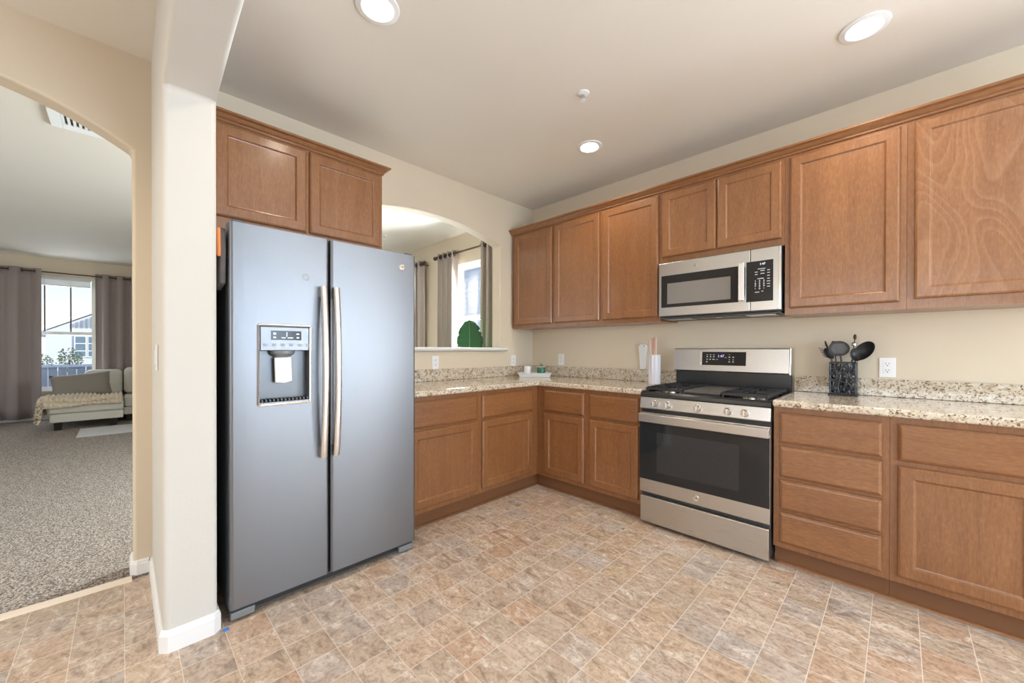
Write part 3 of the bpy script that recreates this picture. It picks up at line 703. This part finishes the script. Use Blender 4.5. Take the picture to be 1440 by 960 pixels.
# ribbed knife holder and its handles
kx, ky = 1.466, -.19
kh = thing('knife_holder', 'tall ribbed lilac white holder on the worktop left of the range', 'knife holder', (kx, ky, ZT))
b = new(); n = 48; rg2 = []
for z, s in ((ZT, .94), (ZT+.006, 1.0), (1.142, 1.04), (1.146, 1.02), (1.146, .86), (1.10, .84)):
    rg2.append([b.verts.new((kx+s*(.043+.0022*cos(a*12))*cos(a), ky+s*(.043+.0022*cos(a*12))*sin(a), z)) for a in [2*pi*k/n for k in range(n)]])
for a, c in zip(rg2, rg2[1:]):
    for k in range(n): b.faces.new((a[k], a[(k+1) % n], c[(k+1) % n], c[k]))
b.faces.new(rg2[0][::-1]); b.faces.new(rg2[-1]); obj('holder', b, M['ribbed'], kh, smooth=True)
for i, (dx, dy, tz, lab) in enumerate(((-.030, -.012, 1.268, 'pinkish wood handled knife, leftmost in the ribbed holder'), (-.012, .010, 1.283, 'pinkish wood handled knife, second from left in the ribbed holder'), (.014, -.008, 1.284, 'pinkish wood handled knife, rightmost in the ribbed holder'))):
    k = thing('knife', lab, 'knife', (kx+dx, ky+dy, 1.1), 'knives in the ribbed holder')
    b = new(); tube(b, [(kx+dx, ky+dy, 1.135), (kx+dx, ky+dy, 1.17), (kx+dx*1.05, ky+dy, 1.22), (kx+dx*1.1, ky+dy, tz-.008), (kx+dx*1.1, ky+dy, tz)], [.0075, .007, .0085, .009, .005], 10); obj('handle', b, M['rosewood'], k, smooth=True)
    b = new(); lathe(b, [(0, 1.128), (.0105, 1.128), (.0105, 1.137), (0, 1.137)], (kx+dx, ky+dy, 0), 10); obj('collar', b, M['chrome'], k)
    obj('blade', bx(kx+dx-.001, kx+dx+.001, ky+dy-.010, ky+dy+.010, 1.102, 1.1275), M['chrome'], k)
# pale spoon rest leaning on the wall
b = new(); pts = []
for i in range(15): a = pi*i/14; pts.append((1.282+.038*cos(a), 1.205+.030*sin(a)))
pts += [(1.252, 1.14), (1.258, 1.037), (1.262, 1.0175), (1.306, 1.0175), (1.311, 1.037), (1.314, 1.14)]
prism(b, pts, -.020, -.004, 'y'); sr = obj('spoon_rest', b, M['paleceramic'], bevel=.004); tag(sr, 'pale rounded spoon rest standing against the wall behind the ribbed knife holder', 'spoon rest')
obj('hanging_hole', lathe(new(), [(0, -.0004), (.004, -.0004), (.004, .0002), (0, .0002)], (1.296, -.0203, 1.218), 12, 'y'), M['slot'], sr)

# lattice utensil holder
ux0, ux1, uy0, uy1, uz1 = 2.540, 2.662, -.152, -.034, 1.115
uh = thing('utensil_holder', 'square black openwork metal utensil holder on the worktop right of the range', 'utensil holder', ((ux0+ux1)/2, (uy0+uy1)/2, ZT))
b = new(); box(b, ux0-.006, ux1+.006, uy0-.006, uy1+.006, ZT, ZT+.008); obj('base', b, M['iron'], uh, bevel=.003)
b = new(); w = .007
for x in (ux0, ux1-w):
    for y in (uy0, uy1-w): box(b, x, x+w, y, y+w, ZT+.008, uz1)
for z in (ZT+.010, uz1-w):
    box(b, ux0, ux1, uy0, uy0+w, z, z+w); box(b, ux0, ux1, uy1-w, uy1, z, z+w); box(b, ux0, ux0+w, uy0, uy1, z, z+w); box(b, ux1-w, ux1, uy0, uy1, z, z+w)
obj('frame', b, M['iron'], uh, bevel=.001, seg=1)
rnd = random.Random(11)
def lattice(fn, w_, h_):
    b = new(); nx, nz = 5, 8
    P = {}
    for i in range(nx+1):
        for j in range(nz+1):
            jx = 0 if i in (0, nx) else rnd.uniform(-.38, .38); jz = 0 if j in (0, nz) else rnd.uniform(-.38, .38)
            P[i, j] = ((i+jx)/nx*w_, (j+jz)/nz*h_)
    for i in range(nx):
        for j in range(nz):
            for q in ((i+1, j), (i, j+1), (i+1, j+1) if (i+j) % 2 else None):
                if q is None or rnd.random() < .10: continue
                p0, p1 = P[i, j], P[q]
                m = ((p0[0]+p1[0])/2+rnd.uniform(-.003, .003), (p0[1]+p1[1])/2+rnd.uniform(-.003, .003))
                tube(b, [fn(*p0), fn(*m), fn(*p1)], rnd.uniform(.0034, .0052), 6)
    return b
hh = uz1-ZT-.022
for fn, w_ in ((lambda a, c: (ux0+.003+a, uy0+.0035, ZT+.012+c), ux1-ux0-.006), (lambda a, c: (ux0+.003+a, uy1-.0035, ZT+.012+c), ux1-ux0-.006),
               (lambda a, c: (ux0+.0035, uy0+.003+a, ZT+.012+c), uy1-uy0-.006), (lambda a, c: (ux1-.0035, uy0+.003+a, ZT+.012+c), uy1-uy0-.006)):
    obj('lattice_panel', lattice(fn, w_, hh), M['lattice'], uh, smooth=True)
# utensils
GUT = 'black kitchen utensils in the openwork holder'
def utensil(name, label, cat, foot, tipbase, r=.0065):
    t = thing(name, label, cat, foot, GUT)
    b = new(); f = Vector(foot); q = Vector(tipbase); tube(b, [f, f.lerp(q, .5), q], [r*.9, r, r*.9], 8, flat=.7); obj('handle', b, M['blackplastic'], t, smooth=True); return t
def dish(c, nrm, upv, a, bb, depth, n=24, rings=5, thick=.002, holes=False):
    """shallow oval bowl, open towards nrm"""
    nrm = Vector(nrm).normalized(); upv = Vector(upv); upv = (upv-nrm*upv.dot(nrm)).normalized(); sd = upv.cross(nrm)
    bm = new(); c = Vector(c)
    def ring(s, off): return [bm.verts.new(c + sd*cos(2*pi*k/n)*a*s + upv*sin(2*pi*k/n)*bb*s + nrm*(-depth*(1-s*s)+off)) for k in range(n)]
    for off in (0, -thick):
        R_ = [ring(i/rings, off) for i in range(1, rings+1)]; ctr = bm.verts.new(c + nrm*(-depth+off))
        for k in range(n): bm.faces.new((ctr, R_[0][k], R_[0][(k+1) % n]))
        for p, q in zip(R_, R_[1:]):
            for k in range(n): bm.faces.new((p[k], q[k], q[(k+1) % n], p[(k+1) % n]))
        if off == 0: first = R_[-1]
        else:
            for k in range(n): bm.faces.new((first[k], R_[-1][k], R_[-1][(k+1) % n], first[(k+1) % n]))
    return bm
zf = ZT+.010
t = utensil('skimmer', 'black perforated skimmer, broad and speckled, centre left in the openwork holder', 'skimmer', (2.606, -.085, zf), (2.590, -.118, 1.150))
obj('perforated_disc', dish((2.582, -.118, 1.196), (.05, -1, .12), (.1, 0, 1), .050, .046, .008), M['blackplastic'], t, smooth=True)
b = new()
for i in range(-5, 6):
    for j in range(-5, 6):
        x, z = i*.0072+(j % 2)*.0036, j*.0068
        if (x/.037)**2+(z/.034)**2 < 1: lathe(b, [(0, -.0006), (.0016, -.0006), (.0016, .0004), (0, .0004)], (2.582+x, -.1115, 1.196+z), 6, 'y')
bmesh.ops.translate(b, verts=b.verts, vec=(0, -.0085, 0)); obj('perforation', b, M['legend'], t)['kind'] = 'stuff'
t = utensil('serving_spoon', 'black spoon with round glossy bowl, front right in the openwork holder', 'spoon', (2.628, -.110, zf), (2.642, -.124, 1.130))
obj('bowl', dish((2.660, -.122, 1.160), (.55, -.75, .35), (.3, 0, 1), .030, .042, .024), M['blackplastic'], t, smooth=True)
t = utensil('serving_ladle', 'large deep black ladle bowl, leaning furthest right in the openwork holder', 'ladle', (2.615, -.065, zf), (2.655, -.078, 1.125))
b = dish((2.690, -.082, 1.182), (-.45, -.85, .25), (.75, 0, .8), .046, .064, .034); obj('bowl', b, M['blackplastic'], t, smooth=True)
t = utensil('pasta_server', 'black toothed pasta server, leaning furthest left in the openwork holder', 'pasta server', (2.590, -.110, zf), (2.545, -.112, 1.135))
obj('bowl', dish((2.534, -.112, 1.165), (.5, -.8, .3), (-.6, 0, 1), .022, .038, .014), M['blackplastic'], t, smooth=True)
for i in range(5):
    b = new(); q = V(2.530-.006*i, -.122, 1.142+.0125*i); tube(b, [q, q+V(-.012, -.006, .004), q+V(-.022, -.008, .010)], [.003, .0025, .0012], 6); obj('tooth', b, M['blackplastic'], t, smooth=True)
t = utensil('spatula', 'black rounded spatula, behind the skimmer at the left of the openwork holder', 'spatula', (2.590, -.070, zf), (2.533, -.068, 1.170))
b = new(); tube(b, [(2.530, -.066, 1.180), (2.523, -.067, 1.200), (2.516, -.068, 1.222), (2.512, -.068, 1.238), (2.510, -.068, 1.244)], [.007, .014, .016, .012, .003], 12, flat=.35); obj('blade', b, M['bronze'], t, smooth=True)
t = utensil('peeler', 'black utensil with round knob end, behind the top left of the skimmer', 'utensil', (2.580, -.054, zf), (2.554, -.055, 1.222), .004)
b = new(); bmesh.ops.create_uvsphere(b, u_segments=12, v_segments=8, radius=.0115); bmesh.ops.translate(b, verts=b.verts, vec=(2.551, -.055, 1.232)); obj('knob', b, M['blackplastic'], t, smooth=True)
t = utensil('whisk', 'slim black whisk with small dark tip, tallest in the openwork holder', 'whisk', (2.620, -.050, zf), (2.650, -.066, 1.250), .004)
b = new(); tube(b, [(2.650, -.066, 1.249), (2.6505, -.066, 1.256), (2.651, -.066, 1.266), (2.651, -.066, 1.276), (2.651, -.066, 1.281)], [.004, .0075, .0085, .006, .002], 10); obj('tip', b, M['bronze'], t, smooth=True)
b = new(); lathe(b, [(0, 0), (.012, 0), (.014, .012), (.010, .020), (0, .022)], (2.6475, -.066, 1.212), 14); obj('collar', b, M['chrome'], t, smooth=True)

# ------------------------------------------------------------------ outlets and switch
def outlet(label, axis, at, a, z, duplex=True, group=None, s=1):
    loc = (at, a, z-.0575) if axis == 'x' else (a, at, z-.0575)
    t = thing('wall_outlet' if duplex else 'light_switch', label, 'outlet' if duplex else 'switch', loc, group)
    def B(p0, p1, q0, q1, d0, d1, bm=None):
        bm = bm or new()
        if axis == 'x': return box(bm, at+d0, at+d1, p0, p1, q0, q1)
        return box(bm, p0, p1, at-d0, at-d1, q0, q1)
    obj('plate', B(a-.035, a+.035, z-.0575, z+.0575, .0006, .006), M['plastic'], t, bevel=.002)
    if duplex:
        for dz_ in (-.019, .019):
            r_ = obj('receptacle', B(a-.017, a+.017, z+dz_-.0145, z+dz_+.0145, .0061, .008), M['plastic'], t, bevel=.003)
            sb_ = new()
            for da, w_, h_, dd in ((-.0065, .0022, .009, .004), (.0065, .0022, .007, .004), (0, .005, .005, -.007)):
                B(a+da-w_/2, a+da+w_/2, z+dz_+dd-h_/2, z+dz_+dd+h_/2, .0079, .0084, sb_)
            obj('slots', sb_, M['slot'], r_)
    else: obj('rocker', B(a-.016, a+.016, z-.033, z+.033, .0061, .0095), M['plastic'], t, bevel=.003)
    return t
GO = 'white wall outlets above the worktops'
outlet('white wall outlet below the pass-through sill next to the fridge', 'x', 0, -1.255, 1.074, True, GO)
outlet('white wall outlet below the right end of the pass-through sill', 'x', 0, -.299, 1.070, True, GO)
outlet('white wall outlet behind the corner tray under the narrow wall cabinet', 'y', 0, .396, 1.084, True, GO)
outlet('white wall outlet right of the black openwork utensil holder', 'y', 0, 2.790, 1.085, True, GO)
outlet('white light switch on the narrow side face of the column', 'y', -3.052, .51, 1.15, False)

# ------------------------------------------------------------------ ceiling fittings
def downlight(x, y, label):
    t = thing('recessed_light', label, 'ceiling light', (x, y, H-.02), 'round recessed ceiling lights')
    obj('trim_ring', lathe(new(), [(.066, H-.001), (.094, H-.001), (.092, H-.006), (.070, H-.010), (.064, H-.006)], (x, y, 0), 40, closed=True), M['white'], t, smooth=True)
    obj('baffle', lathe(new(), [(.066, H-.006), (.060, H-.0015)], (x, y, 0), 40), M['white'], t, smooth=True)
    obj('lens', lathe(new(), [(0, H-.0035), (.058, H-.0035), (.061, H-.0015), (0, H-.0012)], (x, y, 0), 36), M['lens'], t, smooth=True)
    l = light('lamp', 'SPOT', (0, 0, -.002), 22, (1, .86, .68), aim=(0, 0, -1), spot_size=R(150), spot_blend=.9, shadow_soft_size=.05); l.parent = t
    return t
downlight(1.195, -2.36, 'round recessed ceiling light nearest the fridge, cut by the top edge')
downlight(2.716, -.695, 'round recessed ceiling light above the right-hand wall cabinets')
downlight(1.192, -.694, 'round recessed ceiling light nearest the room corner')
def sprinkler(x, y, label, sc=1):
    t = thing('fire_sprinkler', label, 'sprinkler', (x, y, H-.05), 'small ceiling sprinklers')
    obj('escutcheon', lathe(new(), [(0, H-.0005), (.036, H-.0005), (.034, H-.005), (.018, H-.010), (0, H-.010)], (x, y, 0), 24), M['white'], t, smooth=True)
    obj('stem', lathe(new(), [(0, H-.0102), (.010, H-.0102), (.009, H-.026), (.004, H-.030), (.004, H-.040), (0, H-.040)], (x, y, 0), 14), M['chrome'], t, smooth=True)
    obj('deflector', lathe(new(), [(0, H-.0402), (.017, H-.0402), (.017, H-.043), (0, H-.044)], (x, y, 0), 20), M['white'], t)
sprinkler(1.507, -1.233, 'small white fire sprinkler in the middle of the kitchen ceiling')
sprinkler(-2.04, -.69, 'small fire sprinkler on the ceiling seen through the pass-through')
vt = thing('ceiling_vent', 'white louvred air vent on the living room ceiling behind the hall arch', 'vent', (-1.09, -3.39, H-.012))
b = new(); x0, x1, y0, y1 = -1.22, -.94, -3.50, -3.10
for q in ((x0, x1, y0, y0+.055), (x0, x1, y1-.055, y1), (x0, x0+.085, y0+.055, y1-.055), (x1-.055, x1, y0+.055, y1-.055)): box(b, *q, H-.012, H-.0005)
obj('frame', b, M['white'], vt, bevel=.003)
obj('backing', bx(x0+.05, x1-.02, y0+.02, y1-.02, H-.003, H-.0008), M['slot'], vt)
b = new()
for i in range(12): box(b, x0+.086, x1-.056, y0+.057+i*.0255, y0+.070+i*.0255, H-.011, H-.0035)
obj('louvres', b, M['white'], vt)

# ------------------------------------------------------------------ curtains
def curtain(name, label, axis, at, a0, a1, z0, z1, folds, amp, m, rodz, group, seed=1):
    rn = random.Random(seed); n = folds*16; nz = 14
    t = thing(name, label, 'curtain', ((at, (a0+a1)/2, z0) if axis == 'x' else ((a0+a1)/2, at, z0)), group)
    ph = rn.random()*6; b = new(); G = []
    for j in range(nz+1):
        q = j/nz; z = z0+(z1-z0)*q; row = []
        for i in range(n+1):
            u = i/n; d = amp*(.85+.3*(1-q))*sin(2*pi*folds*u+ph)+.012*sin(5*u+3*q+ph)*(1-q)
            a = a0+(a1-a0)*u + .010*sin(4*pi*folds*u+ph)
            row.append(b.verts.new((at+d, a, z) if axis == 'x' else (a, at+d, z)))
        G.append(row)
    for j in range(nz):
        for i in range(n): b.faces.new((G[j][i], G[j][i+1], G[j+1][i+1], G[j+1][i]))
    c = obj('panel', b, m, t, smooth=True, autosm=False); sm = c.modifiers.new('solid', 'SOLIDIFY'); sm.thickness = .004
    for k in range(folds*2):
        u = (k*.5-ph/(2*pi)) / folds
        u = u % 1.0
        a = a0+(a1-a0)*u; g = new()
        pr = [(.022, -.0045), (.030, -.0045), (.030, .0045), (.022, .0045)]
        lathe(g, pr, (at, a, rodz) if axis == 'x' else (a, at, rodz), 16, 'x' if axis == 'y' else 'y', True)
        obj('grommet', g, M['bronze'], t)
    return t
def rod(label, axis, at, a0, a1, z, group):
    t = thing('curtain_rod', label, 'curtain rod', ((at, (a0+a1)/2, z) if axis == 'x' else ((a0+a1)/2, at, z)), group)
    P = (lambda a: V(at, a, z)) if axis == 'x' else (lambda a: V(a, at, z))
    obj('rod', tube(new(), [P(a0), P(a1)], .011, 12), M['bronze'], t, smooth=True)
    for a in (a0, a1):
        b = new(); bmesh.ops.create_uvsphere(b, u_segments=14, v_segments=10, radius=.028); bmesh.ops.translate(b, verts=b.verts, vec=P(a)); obj('finial', b, M['bronze'], t, smooth=True)
    wall_ = -7.2 if axis == 'x' else 0
    for a in (a0+.06, a1-.06):
        q = V(wall_, a, z) if axis == 'x' else V(a, wall_, z)
        obj('bracket', tube(new(), [P(a)-V(0, 0, .012), (P(a)+q)/2-V(0, 0, .012), q-V(0, 0, .012)], .007, 8), M['bronze'], t, smooth=True)
GC = 'taupe grommet curtains in the living room'; GF = 'pale taupe curtains seen through the pass-through'
rod('dark curtain rod above the living room window seen through the hall arch', 'x', -7.09, -4.95, -2.85, 2.445, 'dark curtain rods')
curtain('curtain', 'wide taupe curtain left of the living room window', 'x', -7.09, -4.90, -4.10, .06, 2.49, 3, .050, M['curtain'], 2.445, GC, 3)
curtain('curtain', 'taupe curtain right of the living room window behind the cream sofa', 'x', -7.09, -3.49, -2.95, .06, 2.49, 3, .045, M['curtain'], 2.445, GC, 5)
rod('dark curtain rod above the family room window seen through the pass-through', 'y', -.10, -1.72, -.10, 2.44, 'dark curtain rods')
curtain('curtain', 'sunlit pale taupe curtain at the left of the bright window behind the pass-through', 'y', -.10, -1.67, -1.25, .06, 2.485, 4, .040, M['curtain2'], 2.44, GF, 8)
curtain('curtain', 'shaded taupe curtain at the right of the bright window behind the pass-through', 'y', -.10, -.735, -.20, .06, 2.485, 5, .040, M['curtain2'], 2.44, GF, 9)
rod('dark curtain rod end with round finial just beside the fridge top', 'y', -.10, -3.6, -1.99, 2.42, 'dark curtain rods')
curtain('curtain', 'narrow strip of taupe curtain right beside the fridge door edge', 'y', -.10, -2.62, -2.03, .06, 2.47, 5, .040, M['curtain2'], 2.42, GF, 12)

wb = thing('window_blind', 'pale beige blind gathered up at the top of the living room window', 'blind', (-7.25, -3.95, 2.26))
obj('headrail', bx(-7.275, -7.225, -4.35, -3.55, 2.345, 2.372), M['white'], wb, bevel=.003)
b = new()
for i in range(9): box(b, -7.272, -7.228, -4.345, -3.555, 2.262+i*.0092, 2.268+i*.0092)
obj('slats', b, M['paleceramic'], wb)
obj('bottom_rail', bx(-7.272, -7.228, -4.345, -3.555, 2.245, 2.260), M['white'], wb, bevel=.003)
# ------------------------------------------------------------------ living room furniture
sf = thing('sectional_sofa', 'cream sectional sofa with a chaise on black block legs under the window', 'sofa', (-6.3, -3.3, 0))
def soft(name, x0, x1, y0, y1, z0, z1, bev, m=None, p=None):
    return obj(name, bx(x0, x1, y0, y1, z0, z1), m or M['cream'], p or sf, bevel=bev, seg=4)
soft('chaise_base', -6.98, -5.68, -3.90, -3.155, .125, .245, .015)
soft('chaise_cushion', -6.80, -5.665, -3.92, -3.150, .247, .395, .04)
soft('chaise_back', -6.98, -6.72, -3.62, -3.16, .40, .83, .08)
soft('seat_base', -6.98, -6.02, -3.152, -1.5, .125, .245, .015)
soft('seat_cushion', -6.80, -6.0, -3.147, -2.35, .247, .40, .04)
soft('seat_back', -6.98, -6.68, -3.147, -2.35, .405, .86, .08)
soft('seat_back', -6.98, -6.68, -2.345, -1.52, .405, .86, .08)
soft('seat_cushion', -6.80, -6.0, -2.345, -1.52, .247, .40, .04)
for x, y in ((-5.76, -3.82), (-5.76, -3.26), (-6.90, -3.82), (-6.12, -3.08), (-6.12, -1.6), (-6.90, -1.6)):
    b = new(); prism(b, [(x-.042, y-.042), (x+.042, y-.042), (x+.042, y+.042), (x-.042, y+.042)], .0125, .125)
    for v in b.verts:
        if v.co.z < .05: v.co.x = x+(v.co.x-x)*.8; v.co.y = y+(v.co.y-y)*.8
    obj('leg', b, M['leglack'], sf)
# pillow
def pillow(name, label, c, ax1, ax2, w, h, th, m):
    b = new(); n = 14; c = Vector(c); a1 = Vector(ax1).normalized(); a2 = Vector(ax2).normalized(); nn = a1.cross(a2)
    for s in (1, -1):
        G = []
        for i in range(n+1):
            row = []
            for j in range(n+1):
                u, v = i/n*2-1, j/n*2-1
                k = max(0, (1-u**4))*max(0, (1-v**4)); q = 1-.07*(u*u*(1-v*v*0)+v*v)*(1-abs(u*v))
                row.append(b.verts.new(c + a1*u*w/2*(1-.06*(1-u*u)*0-.05*(1-abs(v))*0)*q + a2*v*h/2*q + nn*s*th/2*k**.6))
            G.append(row)
        for i in range(n):
            for j in range(n): b.faces.new((G[i][j], G[i+1][j], G[i+1][j+1], G[i][j+1]))
    bmesh.ops.remove_doubles(b, verts=b.verts, dist=.0005)
    return tag(obj(name, b, m, smooth=True, autosm=False), label, 'pillow')
pillow('throw_pillow', 'grey brown pointed throw pillow leaning on the cream chaise back', (-6.38, -3.62, .60), (.0, 1, .10), (-.42, -.10, 1), .66, .42, .16, M['pillow'])
# blanket over the chaise foot
b = new(); G = []; nu, nv = 110, 44
for i in range(nu+1):
    row = []
    for j in range(nv+1):
        s = i/nu*1.02; v = j/nv
        lump = .034*abs(sin(pi*i/5+.25*sin(j)))*abs(sin(pi*j/5+.5*(i//5 % 2)))+.008*sin(j*.5+i*.13)
        y = -3.165-s; zt = .462+.014*sin(7*s+4*v)
        f = .20+.05*sin(6*s)
        if v < f: x = -5.640+lump*.8; z = zt-.115*(f-v)/f
        else: x = -5.645-.50*(v-f)/(1-f)+.02*sin(9*s); z = zt+lump
        lim = .77
        if s > lim:
            e = s-lim; y = -3.165-lim-.055*math.tanh(e*14)-lump; z -= max(0, e-.02)*1.05
        row.append(b.verts.new((x, y, z)))
    G.append(row)
for i in range(nu):
    for j in range(nv): b.faces.new((G[i][j], G[i+1][j], G[i+1][j+1], G[i][j+1]))
bl = obj('throw_blanket', b, M['knit'], smooth=True, autosm=False); m_ = bl.modifiers.new('s', 'SOLIDIFY'); m_.thickness = .03; m_.offset = -1
tag(bl, 'cream chunky knit throw draped over the foot of the chaise', 'blanket')
tag(obj('area_rug', bx(-5.60, -4.80, -3.60, -1.2, .0122, .022), M['rug'], bevel=.004), 'pale grey rug on the carpet in front of the chaise', 'rug')

# plant seen over the sill
pl = thing('potted_plant', 'broad green leafed plant standing behind the pass-through sill', 'plant', (-.55, -.45, .012))
obj('pot', lathe(new(), [(0, .0125), (.13, .0125), (.17, .34), (.18, .36), (.165, .36), (.155, .30), (0, .30)], (-.55, -.45, 0), 28), M['pot'], pl, smooth=True)
obj('soil', lathe(new(), [(0, .3005), (.150, .3005), (.14, .312), (0, .32)], (-.55, -.45, 0), 24), M['soil'], pl, smooth=True)
def leaf(base, tip, wdt, side, curl=.05):
    base, tip = Vector(base), Vector(tip); side = Vector(side).normalized(); b = new(); n = 18; m_ = 8; G = []
    ax = tip-base; nn = ax.cross(side).normalized()
    for i in range(n+1):
        q = i/n; w_ = wdt*max(.03, math.sqrt(max(0, 1-(max(0, q-.35)/.655)**2.2))*(.86+.14*min(1, q/.35))); c = base+ax*q + nn*curl*sin(pi*q)
        G.append([b.verts.new(c+side*w_*(k/m_*2-1)*(1-(.24 if k == m_ and i == 13 else .10 if abs(k/m_*2-1) > .9 and i % 5 == 1 else 0)) + nn*(.025*abs(k/m_*2-1)+.006*sin(q*40)*abs(k/m_*2-1))) for k in range(m_+1)])
    for i in range(n):
        for k in range(m_):
            b.faces.new((G[i][k], G[i+1][k], G[i+1][k+1], G[i][k+1]))
    return b
for bs_, tp, wd, sd in (((-.55, -.44, 1.10), (-.57, -.425, 1.515), .150, (.74, .67, .0)), ((-.56, -.50, .75), (-.75, -.78, 1.12), .10, (.5, -.6, .4)), ((-.50, -.42, .72), (-.36, -.20, 1.08), .10, (.6, -.6, -.2))):
    l_ = obj('leaf', leaf(bs_, tp, wd, sd), M['leaf'], pl, smooth=True, autosm=False); s_ = l_.modifiers.new('s', 'SOLIDIFY'); s_.thickness = .002
    a_, c_ = Vector(bs_), Vector(tp); nn = (c_-a_).cross(Vector(sd)).normalized()
    b = new(); tube(b, [V(-.55, -.45, .30), V(-.55, -.45, .30).lerp(a_, .6)+V(0, 0, .03), a_] + [a_.lerp(c_, q)+nn*(.05*sin(pi*q)-.003) for q in (.25, .5, .75, .95)], [.010, .008, .006, .005, .004, .003, .002], 8); obj('stalk', b, M['stalk'], pl, smooth=True)

# ------------------------------------------------------------------ outside the windows
M['siding'] = mat('pale_siding', (.80, .83, .88), .7)
M['siding2'] = mat('white_siding', (.55, .61, .68), .7)
M['roofing'] = mat('grey_brown_roof', (.28, .25, .24), .85)
M['fence'] = mat('grey_fence', (.26, .31, .36), .8)
M['asphalt'] = mat('pale_street', (.42, .44, .45), .9)
M['bush'] = mat('shrub_green', (.14, .22, .12), .9)
M['darkglass'] = mat('house_glass', (.12, .2, .27), .1)
o = bx(-90, -7.36, -45, 40, -.6, -.4); struct('ground_street', o, M['asphalt'])
o = bx(-7.3, 30, .16, 30, -.6, -.4); struct('ground_yard', o, M['asphalt'])
hs = thing('house', 'white gabled house with paired windows across the street', 'house', (-42, -2.6, -.4))
b = new(); prism(b, [(-7.0, -.4), (1.8, -.4), (1.8, 2.45), (-2.6, 4.95), (-7.0, 2.45)], -48, -40, 'x'); obj('wall', b, M['siding2'], hs)
b = new(); prism(b, [(-7.5, 2.25), (-2.6, 5.05), (2.3, 2.25), (2.3, 2.62), (-2.6, 5.42), (-7.5, 2.62)], -48.4, -39.86, 'x'); obj('roof', b, M['white'], hs)
b = new()
for i in range(30): box(b, -39.95, -39.9, -6.0+i*.25, -5.9+i*.25, 2.45+.3, 2.45+.3+max(.05, (2.4-abs(-6.0+i*.25+2.6)*.57)-.35)) if abs(-6.0+i*.25+2.6) < 3.4 else None
obj('gable_batten', b, M['fence'], hs)
for y0 in (-5.65, -5.0):
    b = new(); box(b, -39.99, -39.9, y0, y0+.62, .55, 2.15); w_ = obj('window', b, M['white'], hs)
    b = new()
    for q0, q1 in ((.62, 1.0), (1.06, 1.55), (1.61, 2.08)): box(b, -39.9, -39.88, y0+.06, y0+.56, q0, q1)
    obj('pane', b, M['darkglass'], w_)
h2_ = thing('house', 'low house with grey hip roof at the left of the street', 'house', (-58, -15, -.4))
obj('wall', bx(-64, -54, -20, -8.6, -.4, 2.6), M['siding'], h2_)
b = new(); v = [b.verts.new(p) for p in ((-53.5,-20.5,2.5), (-53.5,-8.2,2.5), (-64.5,-8.2,2.5), (-64.5,-20.5,2.5), (-59,-15.5,4.6), (-59,-11,4.6))]
for f in ((0,1,5,4), (1,2,5), (2,3,4,5), (3,0,4), (3,2,1,0)): b.faces.new([v[i] for i in f])
obj('roof', b, M['roofing'], h2_)
fe = thing('street_fence', 'long grey blue fence with pale rail beyond the living room window', 'fence', (-16, -4.4, -.4))
b = new()
for i in range(60): box(b, -16.04, -16, -10.4+i*.2, -10.22+i*.2, -.4, .60)
obj('boards', b, M['fence'], fe); obj('rail', bx(-16.06, -15.96, -10.4, 1.6, .6, .68), M['siding2'], fe)
def shrub(x, y, z0, r, label):
    t = thing('shrub', label, 'shrub', (x, y, z0), 'shrubs by the white house'); rn = random.Random(int(x*7+y*13))
    b = new()
    for i in range(260):
        d = Vector((rn.gauss(0,1), rn.gauss(0,1), rn.gauss(0,1))).normalized()*r*rn.uniform(.6, 1); c = V(x, y, z0+r*1.3)+V(d.x, d.y, d.z*1.25); s = r*.16
        u = Vector((rn.uniform(-1,1), rn.uniform(-1,1), rn.uniform(-1,1))).normalized(); w_ = u.orthogonal().normalized()
        b.faces.new([b.verts.new(c+q) for q in (u*s, w_*s*.5, -u*s, -w_*s*.5)])
    obj('foliage', b, M['bush'], t); obj('stem', tube(new(), [(x, y, z0), (x, y, z0+r*1.3)], r*.08, 6), M['bronze'], t)
shrub(-37, -5.7, -.4, .65, 'green shrub just left of the paired windows of the white house')
shrub(-37, -6.9, -.4, .5, 'smaller green shrub further left in front of the low house')
ng = thing('house', 'pale sided neighbour house close outside the bright window behind the pass-through', 'house', (-4, 4.5, -.4))
obj('wall', bx(-12, 4.5, 4.2, 9, -.4, 5.5), M['siding'], ng)
b = new()
for i in range(36): prism(b, [(4.2, -.3+i*.16), (4.175, -.3+i*.16), (4.198, -.145+i*.16), (4.2, -.145+i*.16)], -12, 4.5, 'x')
obj('lap_siding', b, M['siding'], ng)
obj('roof', bx(-12.4, 4.9, 3.7, 9.4, 5.5, 5.7), M['roofing'], ng)
